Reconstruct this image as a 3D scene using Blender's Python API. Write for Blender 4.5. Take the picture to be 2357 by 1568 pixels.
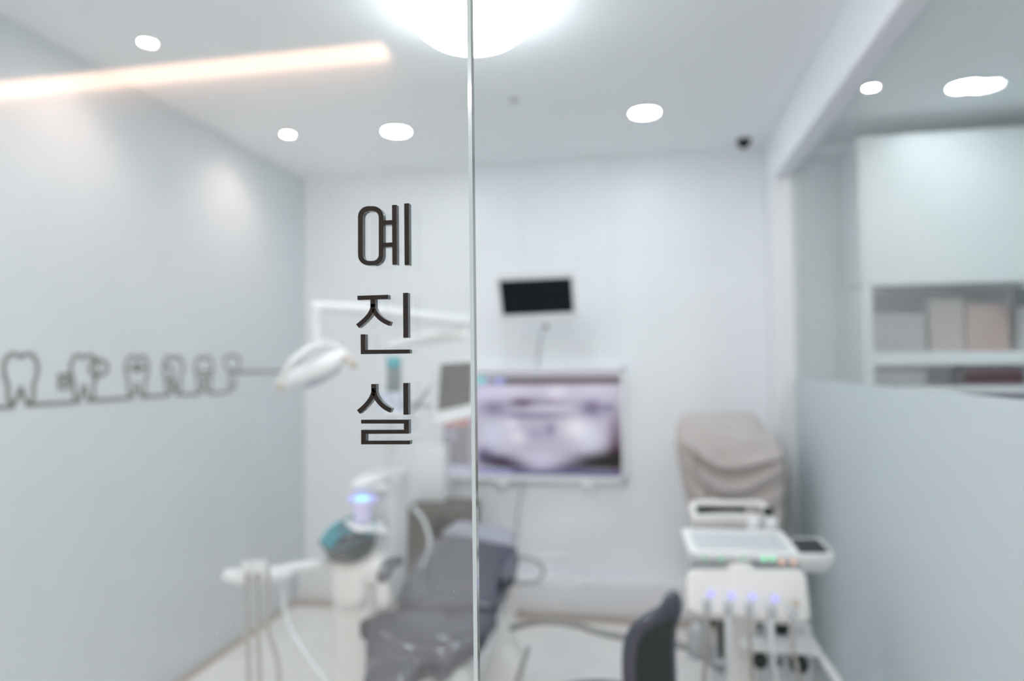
import bpy, bmesh, math, random
from mathutils import Vector, Matrix
random.seed(4)
for o in list(bpy.data.objects): bpy.data.objects.remove(o)
SC = bpy.context.scene
COL = SC.collection
V = Vector
PI = math.pi

# ------------------------------------------------------------------ camera
CAMH = 1.36
FPX = 1571.3
yaw, pitch, roll = math.radians(10.7), math.atan(53/FPX), 0.0125
fwd = V((-math.sin(yaw)*math.cos(pitch), math.cos(yaw)*math.cos(pitch), math.sin(pitch)))
r0 = V((math.cos(yaw), math.sin(yaw), 0)); u0 = r0.cross(fwd)
up = (u0*math.cos(roll) + r0*math.sin(roll)).normalized()
rt = (r0*math.cos(roll) - u0*math.sin(roll)).normalized()
CP = V((0, 0, CAMH))
cam = bpy.data.objects.new('camera', bpy.data.cameras.new('camera')); COL.objects.link(cam)
cam.matrix_world = Matrix(((rt.x, up.x, -fwd.x, 0), (rt.y, up.y, -fwd.y, 0), (rt.z, up.z, -fwd.z, CAMH), (0, 0, 0, 1)))
cam.data.sensor_width = 36; cam.data.lens = 24; cam.data.clip_start = .02
cam.data.dof.use_dof = True; cam.data.dof.focus_distance = .605; cam.data.dof.aperture_fstop = 2.2
cam.data.dof.aperture_blades = 0
SC.camera = cam

# ------------------------------------------------------------------ world, exposure
w = bpy.data.worlds.new('world'); SC.world = w; w.use_nodes = True
w.node_tree.nodes['Background'].inputs[0].default_value = (.9, .95, 1, 1)
w.node_tree.nodes['Background'].inputs[1].default_value = .3
SC.view_settings.view_transform = 'Standard'; SC.view_settings.look = 'None'
SC.view_settings.exposure = 1.57; SC.view_settings.gamma = 1; SC.view_settings.use_curve_mapping = False
SC.cycles.max_bounces = 14; SC.cycles.diffuse_bounces = 9; SC.cycles.transparent_max_bounces = 24
SC.cycles.caustics_reflective = False; SC.cycles.caustics_refractive = False
SC.cycles.sample_clamp_indirect = 4.0

E_DOWN = 26.0      # cool downlights
E_DOME = 7.0      # large dome lamp
E_COVE = 3.8      # warm cove in the corridor
E_HALL = 33.0  # added corridor downlights, unseen, brighten the wall mirrored in the glass
E_ADDED = 62.0     # added unseen downlights that brighten the lower room
SPOT_W = 2.0       # warm spots by the left wall

# ------------------------------------------------------------------ picture point -> place in the room
def ray(px, py):
    return fwd + rt*((px-1178.5)/FPX) - up*((py-784)/FPX)
def at_x(px, py, x): d = ray(px, py); return CP + d*(x/d.x)
def at_y(px, py, y): d = ray(px, py); return CP + d*(y/d.y)
def at_z(px, py, z): d = ray(px, py); return CP + d*((z-CAMH)/d.z)
def at_f(px, py, f): return CP + ray(px, py)*f

# ------------------------------------------------------------------ materials
def lin(c):
    return tuple((x/255/12.92 if x/255 <= .04045 else ((x/255+.055)/1.055)**2.4) for x in c)
def mat(name, col, rough=.5, metal=0, spec=.5, coat=0, emit=None, es=0, noise=.0, nscale=12, bump=0, alpha=1):
    m = bpy.data.materials.new(name); m.use_nodes = True
    nt = m.node_tree; b = nt.nodes['Principled BSDF']
    b.inputs['Base Color'].default_value = (*col, 1)
    b.inputs['Roughness'].default_value = rough; b.inputs['Metallic'].default_value = metal
    b.inputs['Specular IOR Level'].default_value = spec; b.inputs['Coat Weight'].default_value = coat
    if emit: b.inputs['Emission Color'].default_value = (*emit, 1); b.inputs['Emission Strength'].default_value = es
    if noise or bump:
        tc = nt.nodes.new('ShaderNodeTexCoord'); n = nt.nodes.new('ShaderNodeTexNoise')
        n.inputs['Scale'].default_value = nscale; n.inputs['Detail'].default_value = 4
        nt.links.new(tc.outputs['Object'], n.inputs['Vector'])
        if noise:
            r = nt.nodes.new('ShaderNodeValToRGB')
            r.color_ramp.elements[0].position = .3; r.color_ramp.elements[1].position = .7
            r.color_ramp.elements[0].color = (*[max(0, c*(1-noise)) for c in col], 1)
            r.color_ramp.elements[1].color = (*[min(1, c*(1+noise)) for c in col], 1)
            nt.links.new(n.outputs['Fac'], r.inputs['Fac']); nt.links.new(r.outputs['Color'], b.inputs['Base Color'])
        if bump:
            bp = nt.nodes.new('ShaderNodeBump'); bp.inputs['Strength'].default_value = bump; bp.inputs['Distance'].default_value = .002
            nt.links.new(n.outputs['Fac'], bp.inputs['Height']); nt.links.new(bp.outputs['Normal'], b.inputs['Normal'])
    return m
def glow(name, col, s):
    return mat(name, (.02, .02, .02), .5, emit=col, es=s)
def pane_mat(name, tint, ior=1.5, dust=0.0):  # dust sets the specks and also switches on a painted reflection veil
    m = bpy.data.materials.new(name); m.use_nodes = True; nt = m.node_tree; nt.nodes.clear()
    out = nt.nodes.new('ShaderNodeOutputMaterial'); mx = nt.nodes.new('ShaderNodeMixShader')
    fr = nt.nodes.new('ShaderNodeFresnel'); fr.inputs['IOR'].default_value = ior
    geo = nt.nodes.new('ShaderNodeNewGeometry')
    # the same reflectance from either side of the sheet
    tr = nt.nodes.new('ShaderNodeBsdfTransparent'); tr.inputs[0].default_value = (*tint, 1)
    gl = nt.nodes.new('ShaderNodeBsdfGlossy'); gl.inputs['Roughness'].default_value = 0.0
    lw = nt.nodes.new('ShaderNodeLayerWeight'); lw.inputs['Blend'].default_value = .5
    pw = nt.nodes.new('ShaderNodeMath'); pw.operation = 'POWER'; pw.inputs[1].default_value = 5
    ml = nt.nodes.new('ShaderNodeMath'); ml.operation = 'MULTIPLY_ADD'; ml.inputs[1].default_value = .96; ml.inputs[2].default_value = .064
    nt.links.new(lw.outputs['Facing'], pw.inputs[0]); nt.links.new(pw.outputs[0], ml.inputs[0])
    nt.links.new(ml.outputs[0], mx.inputs[0]); nt.links.new(tr.outputs[0], mx.inputs[1]); nt.links.new(gl.outputs[0], mx.inputs[2])
    nt.nodes.remove(fr); nt.nodes.remove(geo)
    last = mx
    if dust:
        refl_veil = nt.nodes.new('ShaderNodeBsdfDiffuse'); refl_veil.inputs[0].default_value = (.8, .8, .8, 1)
        h2 = nt.nodes.new('ShaderNodeMixShader'); h2.inputs[0].default_value = .024  # flat grey veil stands for corridor light mirrored in the glass
        nt.links.new(mx.outputs[0], h2.inputs[1]); nt.links.new(refl_veil.outputs[0], h2.inputs[2]); mx = h2
        tc = nt.nodes.new('ShaderNodeTexCoord'); vo = nt.nodes.new('ShaderNodeTexVoronoi'); vo.inputs['Scale'].default_value = 160
        n2 = nt.nodes.new('ShaderNodeTexNoise'); n2.inputs['Scale'].default_value = 14
        lt = nt.nodes.new('ShaderNodeMath'); lt.operation = 'LESS_THAN'; lt.inputs[1].default_value = .06
        gt = nt.nodes.new('ShaderNodeMath'); gt.operation = 'GREATER_THAN'; gt.inputs[1].default_value = .58
        mu = nt.nodes.new('ShaderNodeMath'); mu.operation = 'MULTIPLY'
        mu2 = nt.nodes.new('ShaderNodeMath'); mu2.operation = 'MULTIPLY'; mu2.inputs[1].default_value = dust
        df = nt.nodes.new('ShaderNodeBsdfDiffuse'); df.inputs[0].default_value = (.85, .87, .88, 1)
        m2 = nt.nodes.new('ShaderNodeMixShader')
        nt.links.new(tc.outputs['Object'], vo.inputs['Vector']); nt.links.new(tc.outputs['Object'], n2.inputs['Vector'])
        nt.links.new(vo.outputs['Distance'], lt.inputs[0]); nt.links.new(n2.outputs['Fac'], gt.inputs[0])
        nt.links.new(lt.outputs[0], mu.inputs[0]); nt.links.new(gt.outputs[0], mu.inputs[1]); nt.links.new(mu.outputs[0], mu2.inputs[0])
        nt.links.new(mu2.outputs[0], m2.inputs[0]); nt.links.new(mx.outputs[0], m2.inputs[1]); nt.links.new(df.outputs[0], m2.inputs[2])
        last = m2
    nt.links.new(last.outputs[0], out.inputs[0])
    return m
def film_mat(name):
    m = bpy.data.materials.new(name); m.use_nodes = True; nt = m.node_tree; nt.nodes.clear()
    out = nt.nodes.new('ShaderNodeOutputMaterial'); mx = nt.nodes.new('ShaderNodeMixShader'); mx.inputs[0].default_value = .80
    rf = nt.nodes.new('ShaderNodeBsdfRefraction'); rf.inputs['IOR'].default_value = 1.22; rf.inputs['Roughness'].default_value = .42
    rf.inputs[0].default_value = (.95, .98, 1, 1)
    tl = nt.nodes.new('ShaderNodeBsdfTranslucent'); tl.inputs[0].default_value = (.93, .98, 1, 1)
    df = nt.nodes.new('ShaderNodeBsdfDiffuse'); df.inputs[0].default_value = (.90, .96, .98, 1)
    m2 = nt.nodes.new('ShaderNodeMixShader'); m2.inputs[0].default_value = .5
    gl = nt.nodes.new('ShaderNodeBsdfGlossy'); gl.inputs['Roughness'].default_value = .3
    m3 = nt.nodes.new('ShaderNodeMixShader'); m3.inputs[0].default_value = .06
    nt.links.new(tl.outputs[0], m2.inputs[1]); nt.links.new(df.outputs[0], m2.inputs[2])
    nt.links.new(rf.outputs[0], mx.inputs[1]); nt.links.new(m2.outputs[0], mx.inputs[2])
    nt.links.new(mx.outputs[0], m3.inputs[1]); nt.links.new(gl.outputs[0], m3.inputs[2]); nt.links.new(m3.outputs[0], out.inputs[0])
    return m

M = dict(
    wall=mat('wall_panel_white', (.885, .91, .935), .38, spec=.4, noise=.012, nscale=3),
    wall_left=mat('wall_blue_grey', (.62, .675, .71), .55, noise=.015, nscale=2),
    ceil=mat('ceiling_paint', (.88, .905, .915), .8, noise=.01, nscale=3),
    beam=mat('beam_paint', (.86, .88, .93), .5),
    trimw=mat('trim_white', (.86, .87, .89), .35),
    floor=mat('floor_vinyl', (.84, .825, .805), .32, noise=.05, nscale=5),
    tan=mat('tan_floor_strip', (.45, .37, .30), .4, noise=.05, nscale=20),
    hall=mat('hall_paint', (.86, .85, .83), .6),
    wplast=mat('white_plastic', (.80, .81, .82), .3, coat=.3),
    wplast2=mat('warm_white_plastic', (.80, .78, .765), .35, coat=.2),
    lgrey=mat('light_grey_plastic', (.55, .57, .59), .4),
    grey=mat('grey_rubber', (.27, .27, .265), .5),
    hose=mat('hose_grey', (.42, .40, .37), .45),
    whose=mat('hose_white', (.72, .75, .77), .4),
    navy=mat('navy_leather', (.040, .042, .068), .36, spec=.5, coat=.6),
    navyl=mat('blue_grey_leather', (.36, .37, .44), .38, coat=.2, bump=.2, nscale=90),
    offscreen=mat('switched_off_screen', (.085, .082, .078), .4),
    lensl=mat('lens_lilac', (.50, .50, .62), .2, coat=.5),
    black=mat('black_gloss', (.004, .007, .009), .3, spec=.2),
    blackm=mat('black_matt', (.012, .018, .018), .6),
    dgreen=mat('dark_fabric', (.026, .032, .030), .85, noise=.15, nscale=200),
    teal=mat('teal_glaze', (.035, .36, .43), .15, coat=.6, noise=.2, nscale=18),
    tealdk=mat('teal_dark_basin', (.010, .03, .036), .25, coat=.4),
    brown=mat('dark_brown_wood', (.075, .062, .052), .55, noise=.2, nscale=30),
    cloth=mat('grey_cover_cloth', (.54, .495, .475), .9, noise=.08, nscale=120, bump=.4),
    letter=mat('letter_brown', (.017, .012, .010), .45, spec=.25, noise=.25, nscale=300),
    letterside=mat('letter_side', (.05, .062, .062), .15, coat=.8),
    decal=mat('decal_olive', (.145, .150, .135), .7),
    chrome=mat('chrome', (.75, .76, .78), .18, metal=1),
    beige=mat('beige_card', (.43, .37, .34), .8, noise=.08, nscale=9),
    beige2=mat('grey_card', (.36, .35, .34), .8, noise=.05, nscale=9),
    rose=mat('rose_card', (.46, .33, .29), .8),
    maroon=mat('maroon_box', (.075, .015, .018), .5, noise=.3, nscale=20),
    cabw=mat('cabinet_white', (.76, .80, .80), .4),
    glassedge=mat('glass_edge_dark', (.09, .105, .098), .12, coat=1),
    glassarris=mat('glass_arris_glint', (.56, .63, .64), .18, coat=1),  # bright reflection on the chamfer put into its colour
    down=glow('lamp_cool', (.93, .97, 1.0), E_DOWN),
    front=glow('lamp_added', (.93, .97, 1.0), E_ADDED),
    dome=glow('lamp_dome', (.90, .96, 1.0), E_DOME),
    warm=glow('lamp_warm', (1.0, .82, .70), 40),
    hall_l=glow('lamp_hall_added', (.95, .97, 1.0), E_HALL),
    cove=glow('lamp_cove', (1.0, .62, .44), E_COVE),
    cyan=glow('led_cyan', (.25, .72, 1.0), .75),
    lilac=glow('led_lilac', (.42, .42, 1.0), .42),
    green=glow('led_green', (.25, .9, .5), .45),
    green2=glow('led_green_dim', (.35, .8, .55), .25),
    amber=glow('led_amber', (1.0, .55, .4), .35),
    lampwarm=mat('warm_clear_plastic', (.55, .47, .38), .3),
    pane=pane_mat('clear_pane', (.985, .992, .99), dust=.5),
    pane2=pane_mat('clear_partition_pane', (.95, .975, .975)),
    cup=mat('lilac_cup', (.62, .58, .82), .25, emit=(.62, .55, .95), es=.06),  # faint emission puts a glow into the cup's colour
    film=film_mat('frosted_film'),
)

# ------------------------------------------------------------------ geometry helpers
def link(name, bm, m, parent=None, smooth=False, mats=None):
    me = bpy.data.meshes.new(name); bm.normal_update(); bm.to_mesh(me); bm.free()
    if parent is not None and parent.type == 'EMPTY' or (parent is not None and parent.get('_wl')):
        off = V(parent['_wl']); me.transform(Matrix.Translation(-off))
        wl = off
    else: wl = V((0, 0, 0))
    o = bpy.data.objects.new(name, me); COL.objects.link(o)
    for mm in (mats or [m]): me.materials.append(mm)
    if smooth:
        for p in me.polygons: p.use_smooth = True
        me.set_sharp_from_angle(angle=math.radians(42))
    if parent is not None: o.parent = parent
    o['_wl'] = [wl.x, wl.y, wl.z]
    return o
def thing(name, loc, label, cat, group=None):
    o = bpy.data.objects.new(name, None); COL.objects.link(o); o.location = loc; o.empty_display_size = .05
    o['_wl'] = [loc[0], loc[1], loc[2]]; o['label'] = label; o['category'] = cat
    if group: o['group'] = group
    return o
def tag(o, label, cat, group=None):
    o['label'] = label; o['category'] = cat
    if group: o['group'] = group
    return o
def struct(o): o['kind'] = 'structure'; return o
def copy_tree(o, loc, label=None, parent=None):
    c = o.copy(); COL.objects.link(c)
    if parent is None: c.location = loc
    else: c.parent = parent
    if label: c['label'] = label
    for ch in list(o.children): copy_tree(ch, None, None, c)
    return c
def NB(): return bmesh.new()
def box(bm, a, b, rz=0, piv=None, bev=0, mi=0):
    a, b = V(a), V(b); c = (a+b)/2; s = b-a
    g = bmesh.ops.create_cube(bm, size=1)
    vs = g['verts']
    for v in vs: v.co = V((v.co.x*s.x, v.co.y*s.y, v.co.z*s.z))
    if bev:
        es = list({e for v in vs for e in v.link_edges})
        r = bmesh.ops.bevel(bm, geom=es, offset=min(bev, min(abs(s.x), abs(s.y), abs(s.z))*.49), segments=3, affect='EDGES', profile=.5)
        vs = list({v for f in r['faces'] for v in f.verts} | {v for v in vs if v.is_valid})
    for v in vs: v.co += c
    if rz:
        p = V(piv) if piv else c
        bmesh.ops.rotate(bm, verts=vs, cent=p, matrix=Matrix.Rotation(rz, 3, 'Z'))
    for v in vs:
        for f in v.link_faces: f.material_index = mi
    return vs
def frame_of(d):
    d = d.normalized(); a = V((0, 0, 1)) if abs(d.z) < .9 else V((1, 0, 0))
    x = a.cross(d).normalized(); return x, d.cross(x).normalized()
def loft(bm, rings, cap=True, mi=0):
    vr = [[bm.verts.new(p) for p in r] for r in rings]
    n = len(rings[0])
    for i in range(len(vr)-1):
        for j in range(n):
            f = bm.faces.new((vr[i][j], vr[i][(j+1) % n], vr[i+1][(j+1) % n], vr[i+1][j])); f.material_index = mi
    if cap:
        f = bm.faces.new(list(reversed(vr[0]))); f.material_index = mi
        f = bm.faces.new(vr[-1]); f.material_index = mi
    return vr
def crom(pts, k=8):
    pts = [V(p) for p in pts]; out = []
    for i in range(len(pts)-1):
        p0 = pts[max(0, i-1)]; p1 = pts[i]; p2 = pts[i+1]; p3 = pts[min(len(pts)-1, i+2)]
        for j in range(k):
            t = j/k
            out.append(.5*((2*p1)+(p2-p0)*t+(2*p0-5*p1+4*p2-p3)*t*t+(-p0+3*p1-3*p2+p3)*t**3))
    out.append(pts[-1]); return out
def tube(bm, pts, r, n=10, smooth=True, k=8, mi=0):
    P = crom(pts, k) if smooth and len(pts) > 2 else [V(p) for p in pts]
    rings = []; x = None
    for i, p in enumerate(P):
        d = (P[min(i+1, len(P)-1)]-P[max(0, i-1)]).normalized()
        if x is None: x, y = frame_of(d)
        else:
            x = (x - d*x.dot(d)).normalized(); y = d.cross(x)
        rr = r if not callable(r) else r(i/(len(P)-1))
        rings.append([p + x*math.cos(2*PI*j/n)*rr + y*math.sin(2*PI*j/n)*rr for j in range(n)])
    loft(bm, rings, mi=mi)
def cyl(bm, a, b, r, r2=None, n=24, mi=0):
    a, b = V(a), V(b); x, y = frame_of(b-a); r2 = r if r2 is None else r2
    loft(bm, [[p + x*math.cos(2*PI*j/n)*q + y*math.sin(2*PI*j/n)*q for j in range(n)] for p, q in ((a, r), (b, r2))], mi=mi)
def lathe(bm, c, prof, n=40, axis=None, mi=0, sx=1, sy=1):
    c = V(c)
    if axis: x, y = frame_of(V(axis)); z = V(axis).normalized()
    else: x, y, z = V((1, 0, 0)), V((0, 1, 0)), V((0, 0, 1))
    rings = [[c + x*math.cos(2*PI*j/n)*max(r, 1e-4)*sx + y*math.sin(2*PI*j/n)*max(r, 1e-4)*sy + z*h for j in range(n)] for r, h in prof]
    loft(bm, rings, mi=mi)
def sup(n, e, w, t, c, X, Y):
    out = []
    for j in range(n):
        a = 2*PI*j/n; ca, sa = math.cos(a), math.sin(a)
        out.append(c + X*(math.copysign(abs(ca)**(2/e), ca)*w) + Y*(math.copysign(abs(sa)**(2/e), sa)*t))
    return out
def pad(bm, secs, e=3.5, n=32, k=5, endcap=.5, mi=0):
    """secs: (center, halfwidth, halfthickness, width direction). Smooth upholstered loft with rounded ends."""
    C = crom([s[0] for s in secs], k); m = len(C); rings = []
    def lerp(i, q):
        t = i/(m-1)*(len(secs)-1); a = min(int(t), len(secs)-2); f = t-a; f = f*f*(3-2*f)
        A_, B_ = secs[a][q], secs[a+1][q]
        if q == 3: A_, B_ = V(A_), V(B_)
        return A_*(1-f)+B_*f
    info = []
    for i in range(m):
        d = (C[min(i+1, m-1)]-C[max(0, i-1)]).normalized()
        X = V(lerp(i, 3)); X = (X-d*X.dot(d)).normalized(); Y = X.cross(d).normalized()
        info.append((C[i], lerp(i, 1), lerp(i, 2), X, Y, d))
    c, w_, t_, X, Y, d = info[0]
    for q in (0, .15, .4, .7): s = math.sin(math.acos(1-q)) if q else .05; rings.append(sup(n, e, w_-t_*(1-s)*endcap*2 if w_ > t_ else w_*s, t_*max(s, .05), c-d*t_*(1-q)*1.0*endcap*2, X, Y))
    for c, w_, t_, X, Y, d in info: rings.append(sup(n, e, w_, t_, c, X, Y))
    c, w_, t_, X, Y, d = info[-1]
    for q in (.7, .4, .15, 0): s = math.sin(math.acos(1-q)) if q else .05; rings.append(sup(n, e, w_-t_*(1-s)*endcap*2 if w_ > t_ else w_*s, t_*max(s, .05), c+d*t_*(1-q)*1.0*endcap*2, X, Y))
    loft(bm, rings, mi=mi)
def prism(bm, poly, ext, mi=0, mis=None):
    """closed outline (list of points) extruded by vector ext"""
    ext = V(ext); a = [bm.verts.new(V(p)) for p in poly]; b = [bm.verts.new(V(p)+ext) for p in poly]; n = len(a)
    f1 = bm.faces.new(a); f1.material_index = mi
    f2 = bm.faces.new(list(reversed(b))); f2.material_index = mi
    for i in range(n):
        f = bm.faces.new((a[(i+1) % n], a[i], b[i], b[(i+1) % n])); f.material_index = mi if mis is None else mis
def stroke(pts, w, closed=False):
    """2-D stroke outline -> (left, right) offset lists"""
    n = len(pts); L, R = [], []
    for i in range(n):
        if closed: p, q = pts[(i-1) % n], pts[(i+1) % n]
        else: p, q = pts[max(0, i-1)], pts[min(n-1, i+1)]
        dx, dy = q[0]-p[0], q[1]-p[1]; l = math.hypot(dx, dy) or 1
        nx, ny = -dy/l, dx/l
        ww = w if not callable(w) else w(i/(n-1))
        L.append((pts[i][0]+nx*ww/2, pts[i][1]+ny*ww/2)); R.append((pts[i][0]-nx*ww/2, pts[i][1]-ny*ww/2))
    return L, R
def ribbon(bm, pts, w, mp, ext, closed=False, mi=0, mis=None):
    """raised line of width w along 2-D pts, mapped by mp(u,v)->3-D, given thickness by vector ext"""
    L, R = stroke(pts, w, closed); ext = V(ext); n = len(pts); mis = mi if mis is None else mis
    A = [bm.verts.new(mp(*p)) for p in L]; B = [bm.verts.new(mp(*p)) for p in R]
    C = [bm.verts.new(v.co+ext) for v in A]; D = [bm.verts.new(v.co+ext) for v in B]
    for i in range(n if closed else n-1):
        j = (i+1) % n
        for q, mm in (((A[i], A[j], B[j], B[i]), mi), ((C[i], D[i], D[j], C[j]), mi), ((A[i], C[i], C[j], A[j]), mis), ((B[i], B[j], D[j], D[i]), mis)):
            f = bm.faces.new(q); f.material_index = mm
    if not closed:
        f = bm.faces.new((A[0], B[0], D[0], C[0])); f.material_index = mis
        f = bm.faces.new((A[-1], C[-1], D[-1], B[-1])); f.material_index = mis
def fixn(bm): bmesh.ops.recalc_face_normals(bm, faces=bm.faces[:])
def mk(name, m, parent, fn, smooth=True, mats=None):
    bm = NB(); fn(bm); fixn(bm); return link(name, bm, m, parent, smooth, mats)

# ================================================================== THE SETTING
M['navy'].node_tree.nodes['Principled BSDF'].inputs['Coat Roughness'].default_value = .12
CEIL, WL, WB = 2.5, -2.0, 3.82
YG = .60                      # front face of the clear front panel
PX0 = .655                    # partition beam, left face
PXG = .735                    # partition glass
HB = -1.15                    # corridor wall behind the camera
XR = 3.0
struct(mk('floor', M['floor'], None, lambda b: box(b, (-4.2, HB-.1, -.08), (XR+.1, WB+.1, 0)), False))
def cmesh(b):
    box(b, (-4.2, HB+.12, CEIL), (XR+.1, WB+.1, CEIL+.1))
struct(mk('ceiling', M['ceil'], None, cmesh, False))
struct(mk('wall_left', M['wall_left'], None, lambda b: box(b, (WL-.1, YG, 0), (WL, WB, CEIL)), False))
wb = struct(mk('wall_back', M['wall'], None, lambda b: box(b, (WL-.1, WB+.012, 0), (XR+.1, WB+.1, CEIL)), False))
# white wall panels with fine recessed joints
px_edges = [WL] + [at_y(p, 700, WB).x for p in (905, 1205, 1412, 1640)] + [PX0+.1]
for i in range(len(px_edges)-1):
    x0, x1 = px_edges[i]+.0007, px_edges[i+1]-.0007
    mk('panel', M['wall'], wb, lambda b: box(b, (x0, WB, 0), (x1, WB+.014, CEIL), bev=.001), False)
struct(mk('wall_right', M['wall'], None, lambda b: box(b, (XR, HB, 0), (XR+.1, WB+.1, CEIL)), False))
struct(mk('wall_rear', M['hall'], None, lambda b: box(b, (-4.2, HB-.1, 0), (XR+.1, HB, CEIL+.2)), False))
struct(mk('wall_corridor_end', M['hall'], None, lambda b: box(b, (-4.2, HB, 0), (-4.1, YG+.1, CEIL)), False))
struct(mk('wall_front', M['hall'], None, lambda b: (box(b, (-4.1, YG, 0), (WL-.1, YG+.1, CEIL)), box(b, (PX0+.095, YG-.04, 0), (XR, YG+.06, CEIL))), False))
struct(mk('baseboard_back', M['trimw'], None, lambda b: box(b, (WL+.002, WB-.10, 0), (PX0-.003, WB-.001, .185), bev=.008), False))
struct(mk('trim_1', M['beam'], None, lambda b: box(b, (PX0, YG+.062, 2.26), (PX0+.095, WB-.002, CEIL), bev=.014), False))
struct(mk('trim_2', M['trimw'], None, lambda b: box(b, (PX0, 3.5, 0), (PX0+.095, WB-.002, 2.26), bev=.003), False))
struct(mk('trim_3', M['trimw'], None, lambda b: (box(b, (PX0+.1, WB-.09, 2.42), (XR, WB-.002, CEIL-.001), bev=.012)), False))
struct(mk('floor_strip', M['tan'], None, lambda b: (box(b, (WL+.001, WB-.2, 0), (PX0-.003, WB-.103, .003)), box(b, (WL+.001, YG+.03, 0), (WL+.045, WB-.2, .003))), False))  # flat tan strips on the floor beside the back and left walls
struct(mk('trim_5', M['trimw'], None, lambda b: box(b, (WL, YG-.012, 2.47), (PX0+.095, YG+.03, CEIL)), False))
# cove slot of the corridor: a warm strip set in a recess along the rear wall
cv0 = 2*YG+.006 - .0
mk('cove_light', M['cove'], None, lambda b: box(b, (-4.0, HB+.004, 2.485), (-.90, HB+.05, 2.53), bev=.01))
tag(bpy.data.objects['cove_light'], 'long warm strip of cove light mirrored in the clear glass panel', 'cove light')
struct(mk('trim_6', M['hall'], None, lambda b: (box(b, (-.88, HB+.001, CEIL), (XR, HB+.119, CEIL+.1)), box(b, (-4.2, HB+.001, CEIL+.1), (-.88, HB+.119, CEIL+.12))), False))

# clear front panel with its polished edge
ge = at_y(1090, 784, YG).x
def pane_bm(b):
    x1, x0, t, c = ge, WL+.002, .012, .0030
    z0, z1 = .002, 2.468
    poly = [(x0, YG), (x1-c, YG), (x1, YG+c*.75), (x1, YG+t), (x0, YG+t)]
    lo = [b.verts.new((x, y, z0)) for x, y in poly]; hi = [b.verts.new((x, y, z1)) for x, y in poly]
    ms = [0, 2, 1, 0, 1]
    for i in range(5):
        j = (i+1) % 5; f = b.faces.new((lo[i], lo[j], hi[j], hi[i])); f.material_index = ms[i]
    b.faces.new(list(reversed(lo))).material_index = 1; b.faces.new(hi).material_index = 1
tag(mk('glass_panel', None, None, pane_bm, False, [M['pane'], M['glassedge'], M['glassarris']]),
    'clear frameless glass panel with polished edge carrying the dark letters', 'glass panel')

# partition on the right: two clear panes, frosted film on the lower part
gp = thing('glass_partition', (PXG, 2, 0), 'glass partition beside the cart, clear above and frosted below', 'partition')
ys = at_x(1977, 300, PXG).y
for a, b_ in ((YG+.065, ys-.003), (ys+.003, 3.498)):
    p = mk('pane', M['pane2'], gp, lambda b: box(b, (PXG-.005, a, .004), (PXG+.005, b_, 2.258)), False)
    f_ = mk('film', M['film'], p, lambda b: box(b, (PXG-.0075, a+.002, .006), (PXG-.0055, b_-.002, 1.277)), False); f_['label'] = 'frosted pale blue film'

# ================================================================== LETTERS ON THE GLASS
LT = .0065
def lp(X, Y):      # letter drawing -> front plane of the letters
    return at_y(750+X/2.49, 430+Y/2.49, YG-LT)
LEXT = (0, LT-.0002, 0)
LM = [M['letter'], M['letterside']]
def bars(b, rects):
    for (x0, y0, x1, y1) in rects:
        p0 = lp(x0, y0); p1 = lp(x1, y1)
        pm = lp(x0, (y0+y1)/2); xa = pm.x; xb = lp(x1, (y0+y1)/2).x
        za = lp((x0+x1)/2, y0).z; zb = lp((x0+x1)/2, y1).z
        prism(b, [(xa, YG-LT, za), (xb, YG-LT, za), (xb, YG-LT, zb), (xa, YG-LT, zb)], LEXT, 0, 1)
def bez(p0, p1, p2, p3, n=14):
    return [tuple(p0[k]*(1-t)**3+3*p1[k]*t*(1-t)**2+3*p2[k]*t*t*(1-t)+p3[k]*t**3 for k in (0, 1)) for t in [i/n for i in range(n+1)]]
def stadium(cx, cy, w, h, r, n=8):
    o = []
    for qx, qy, a0 in ((1, -1, -90), (1, 1, 0), (-1, 1, 90), (-1, -1, 180)):
        for i in range(n+1):
            a = math.radians(a0+90*i/n); o.append((cx+qx*(w-r)+r*math.cos(a), cy+qy*(h-r)+r*math.sin(a)))
    return o
def letter(label):
    return thing('sign_letter', tuple(lp(300, {'a': 280, 'b': 780, 'c': 1300}[label[0]])), label[1], 'letter', 'dark raised letters on the glass panel')
def ring_letter(b):
    def place(poly): return [lp(x, y) for x, y in poly]
    out = place(stadium(257, 281, 73, 170, 60)); inn = place(stadium(257, 282, 46, 143, 36))
    n = len(out); e = V(LEXT)
    A = [b.verts.new(p) for p in out]; B = [b.verts.new(p) for p in inn]
    C = [b.verts.new(p+e) for p in out]; D = [b.verts.new(p+e) for p in inn]
    for i in range(n):
        j = (i+1) % n
        b.faces.new((A[i], A[j], B[j], B[i])).material_index = 0; b.faces.new((C[i], D[i], D[j], C[j])).material_index = 0
        b.faces.new((A[i], C[i], C[j], A[j])).material_index = 1; b.faces.new((B[i], B[j], D[j], D[i])).material_index = 1
    bars(b, [(326, 192, 381, 218), (326, 320, 381, 346), (380, 104, 406, 447)])
def arms(cx, yj, le, re):
    def f(b):
        q = lambda u, v: lp(u, v)
        w_ = 26
        ribbon(b, bez((cx+1, yj-34), (cx+1, yj+18), (le[0]+48, le[1]-38), le), w_, q, LEXT, False, 0, 1)
        ribbon(b, bez((cx-1, yj-34), (cx-1, yj+18), (re[0]-52, re[1]-18), re), w_, q, LEXT, False, 0, 1)
    return f
l1 = thing('sign_letter', tuple(lp(320, 280)), 'topmost dark raised letter on the glass, with a tall oval ring', 'letter', 'dark raised letters on the glass panel')
mk('stroke', None, l1, ring_letter, False, LM); mk('stroke', None, l1, lambda b: bars(b, [(450, 95, 477, 449)]), False, LM)
l2 = thing('sign_letter', tuple(lp(320, 780)), 'middle dark raised letter on the glass, flat bar over two spread legs', 'letter', 'dark raised letters on the glass panel')
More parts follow.
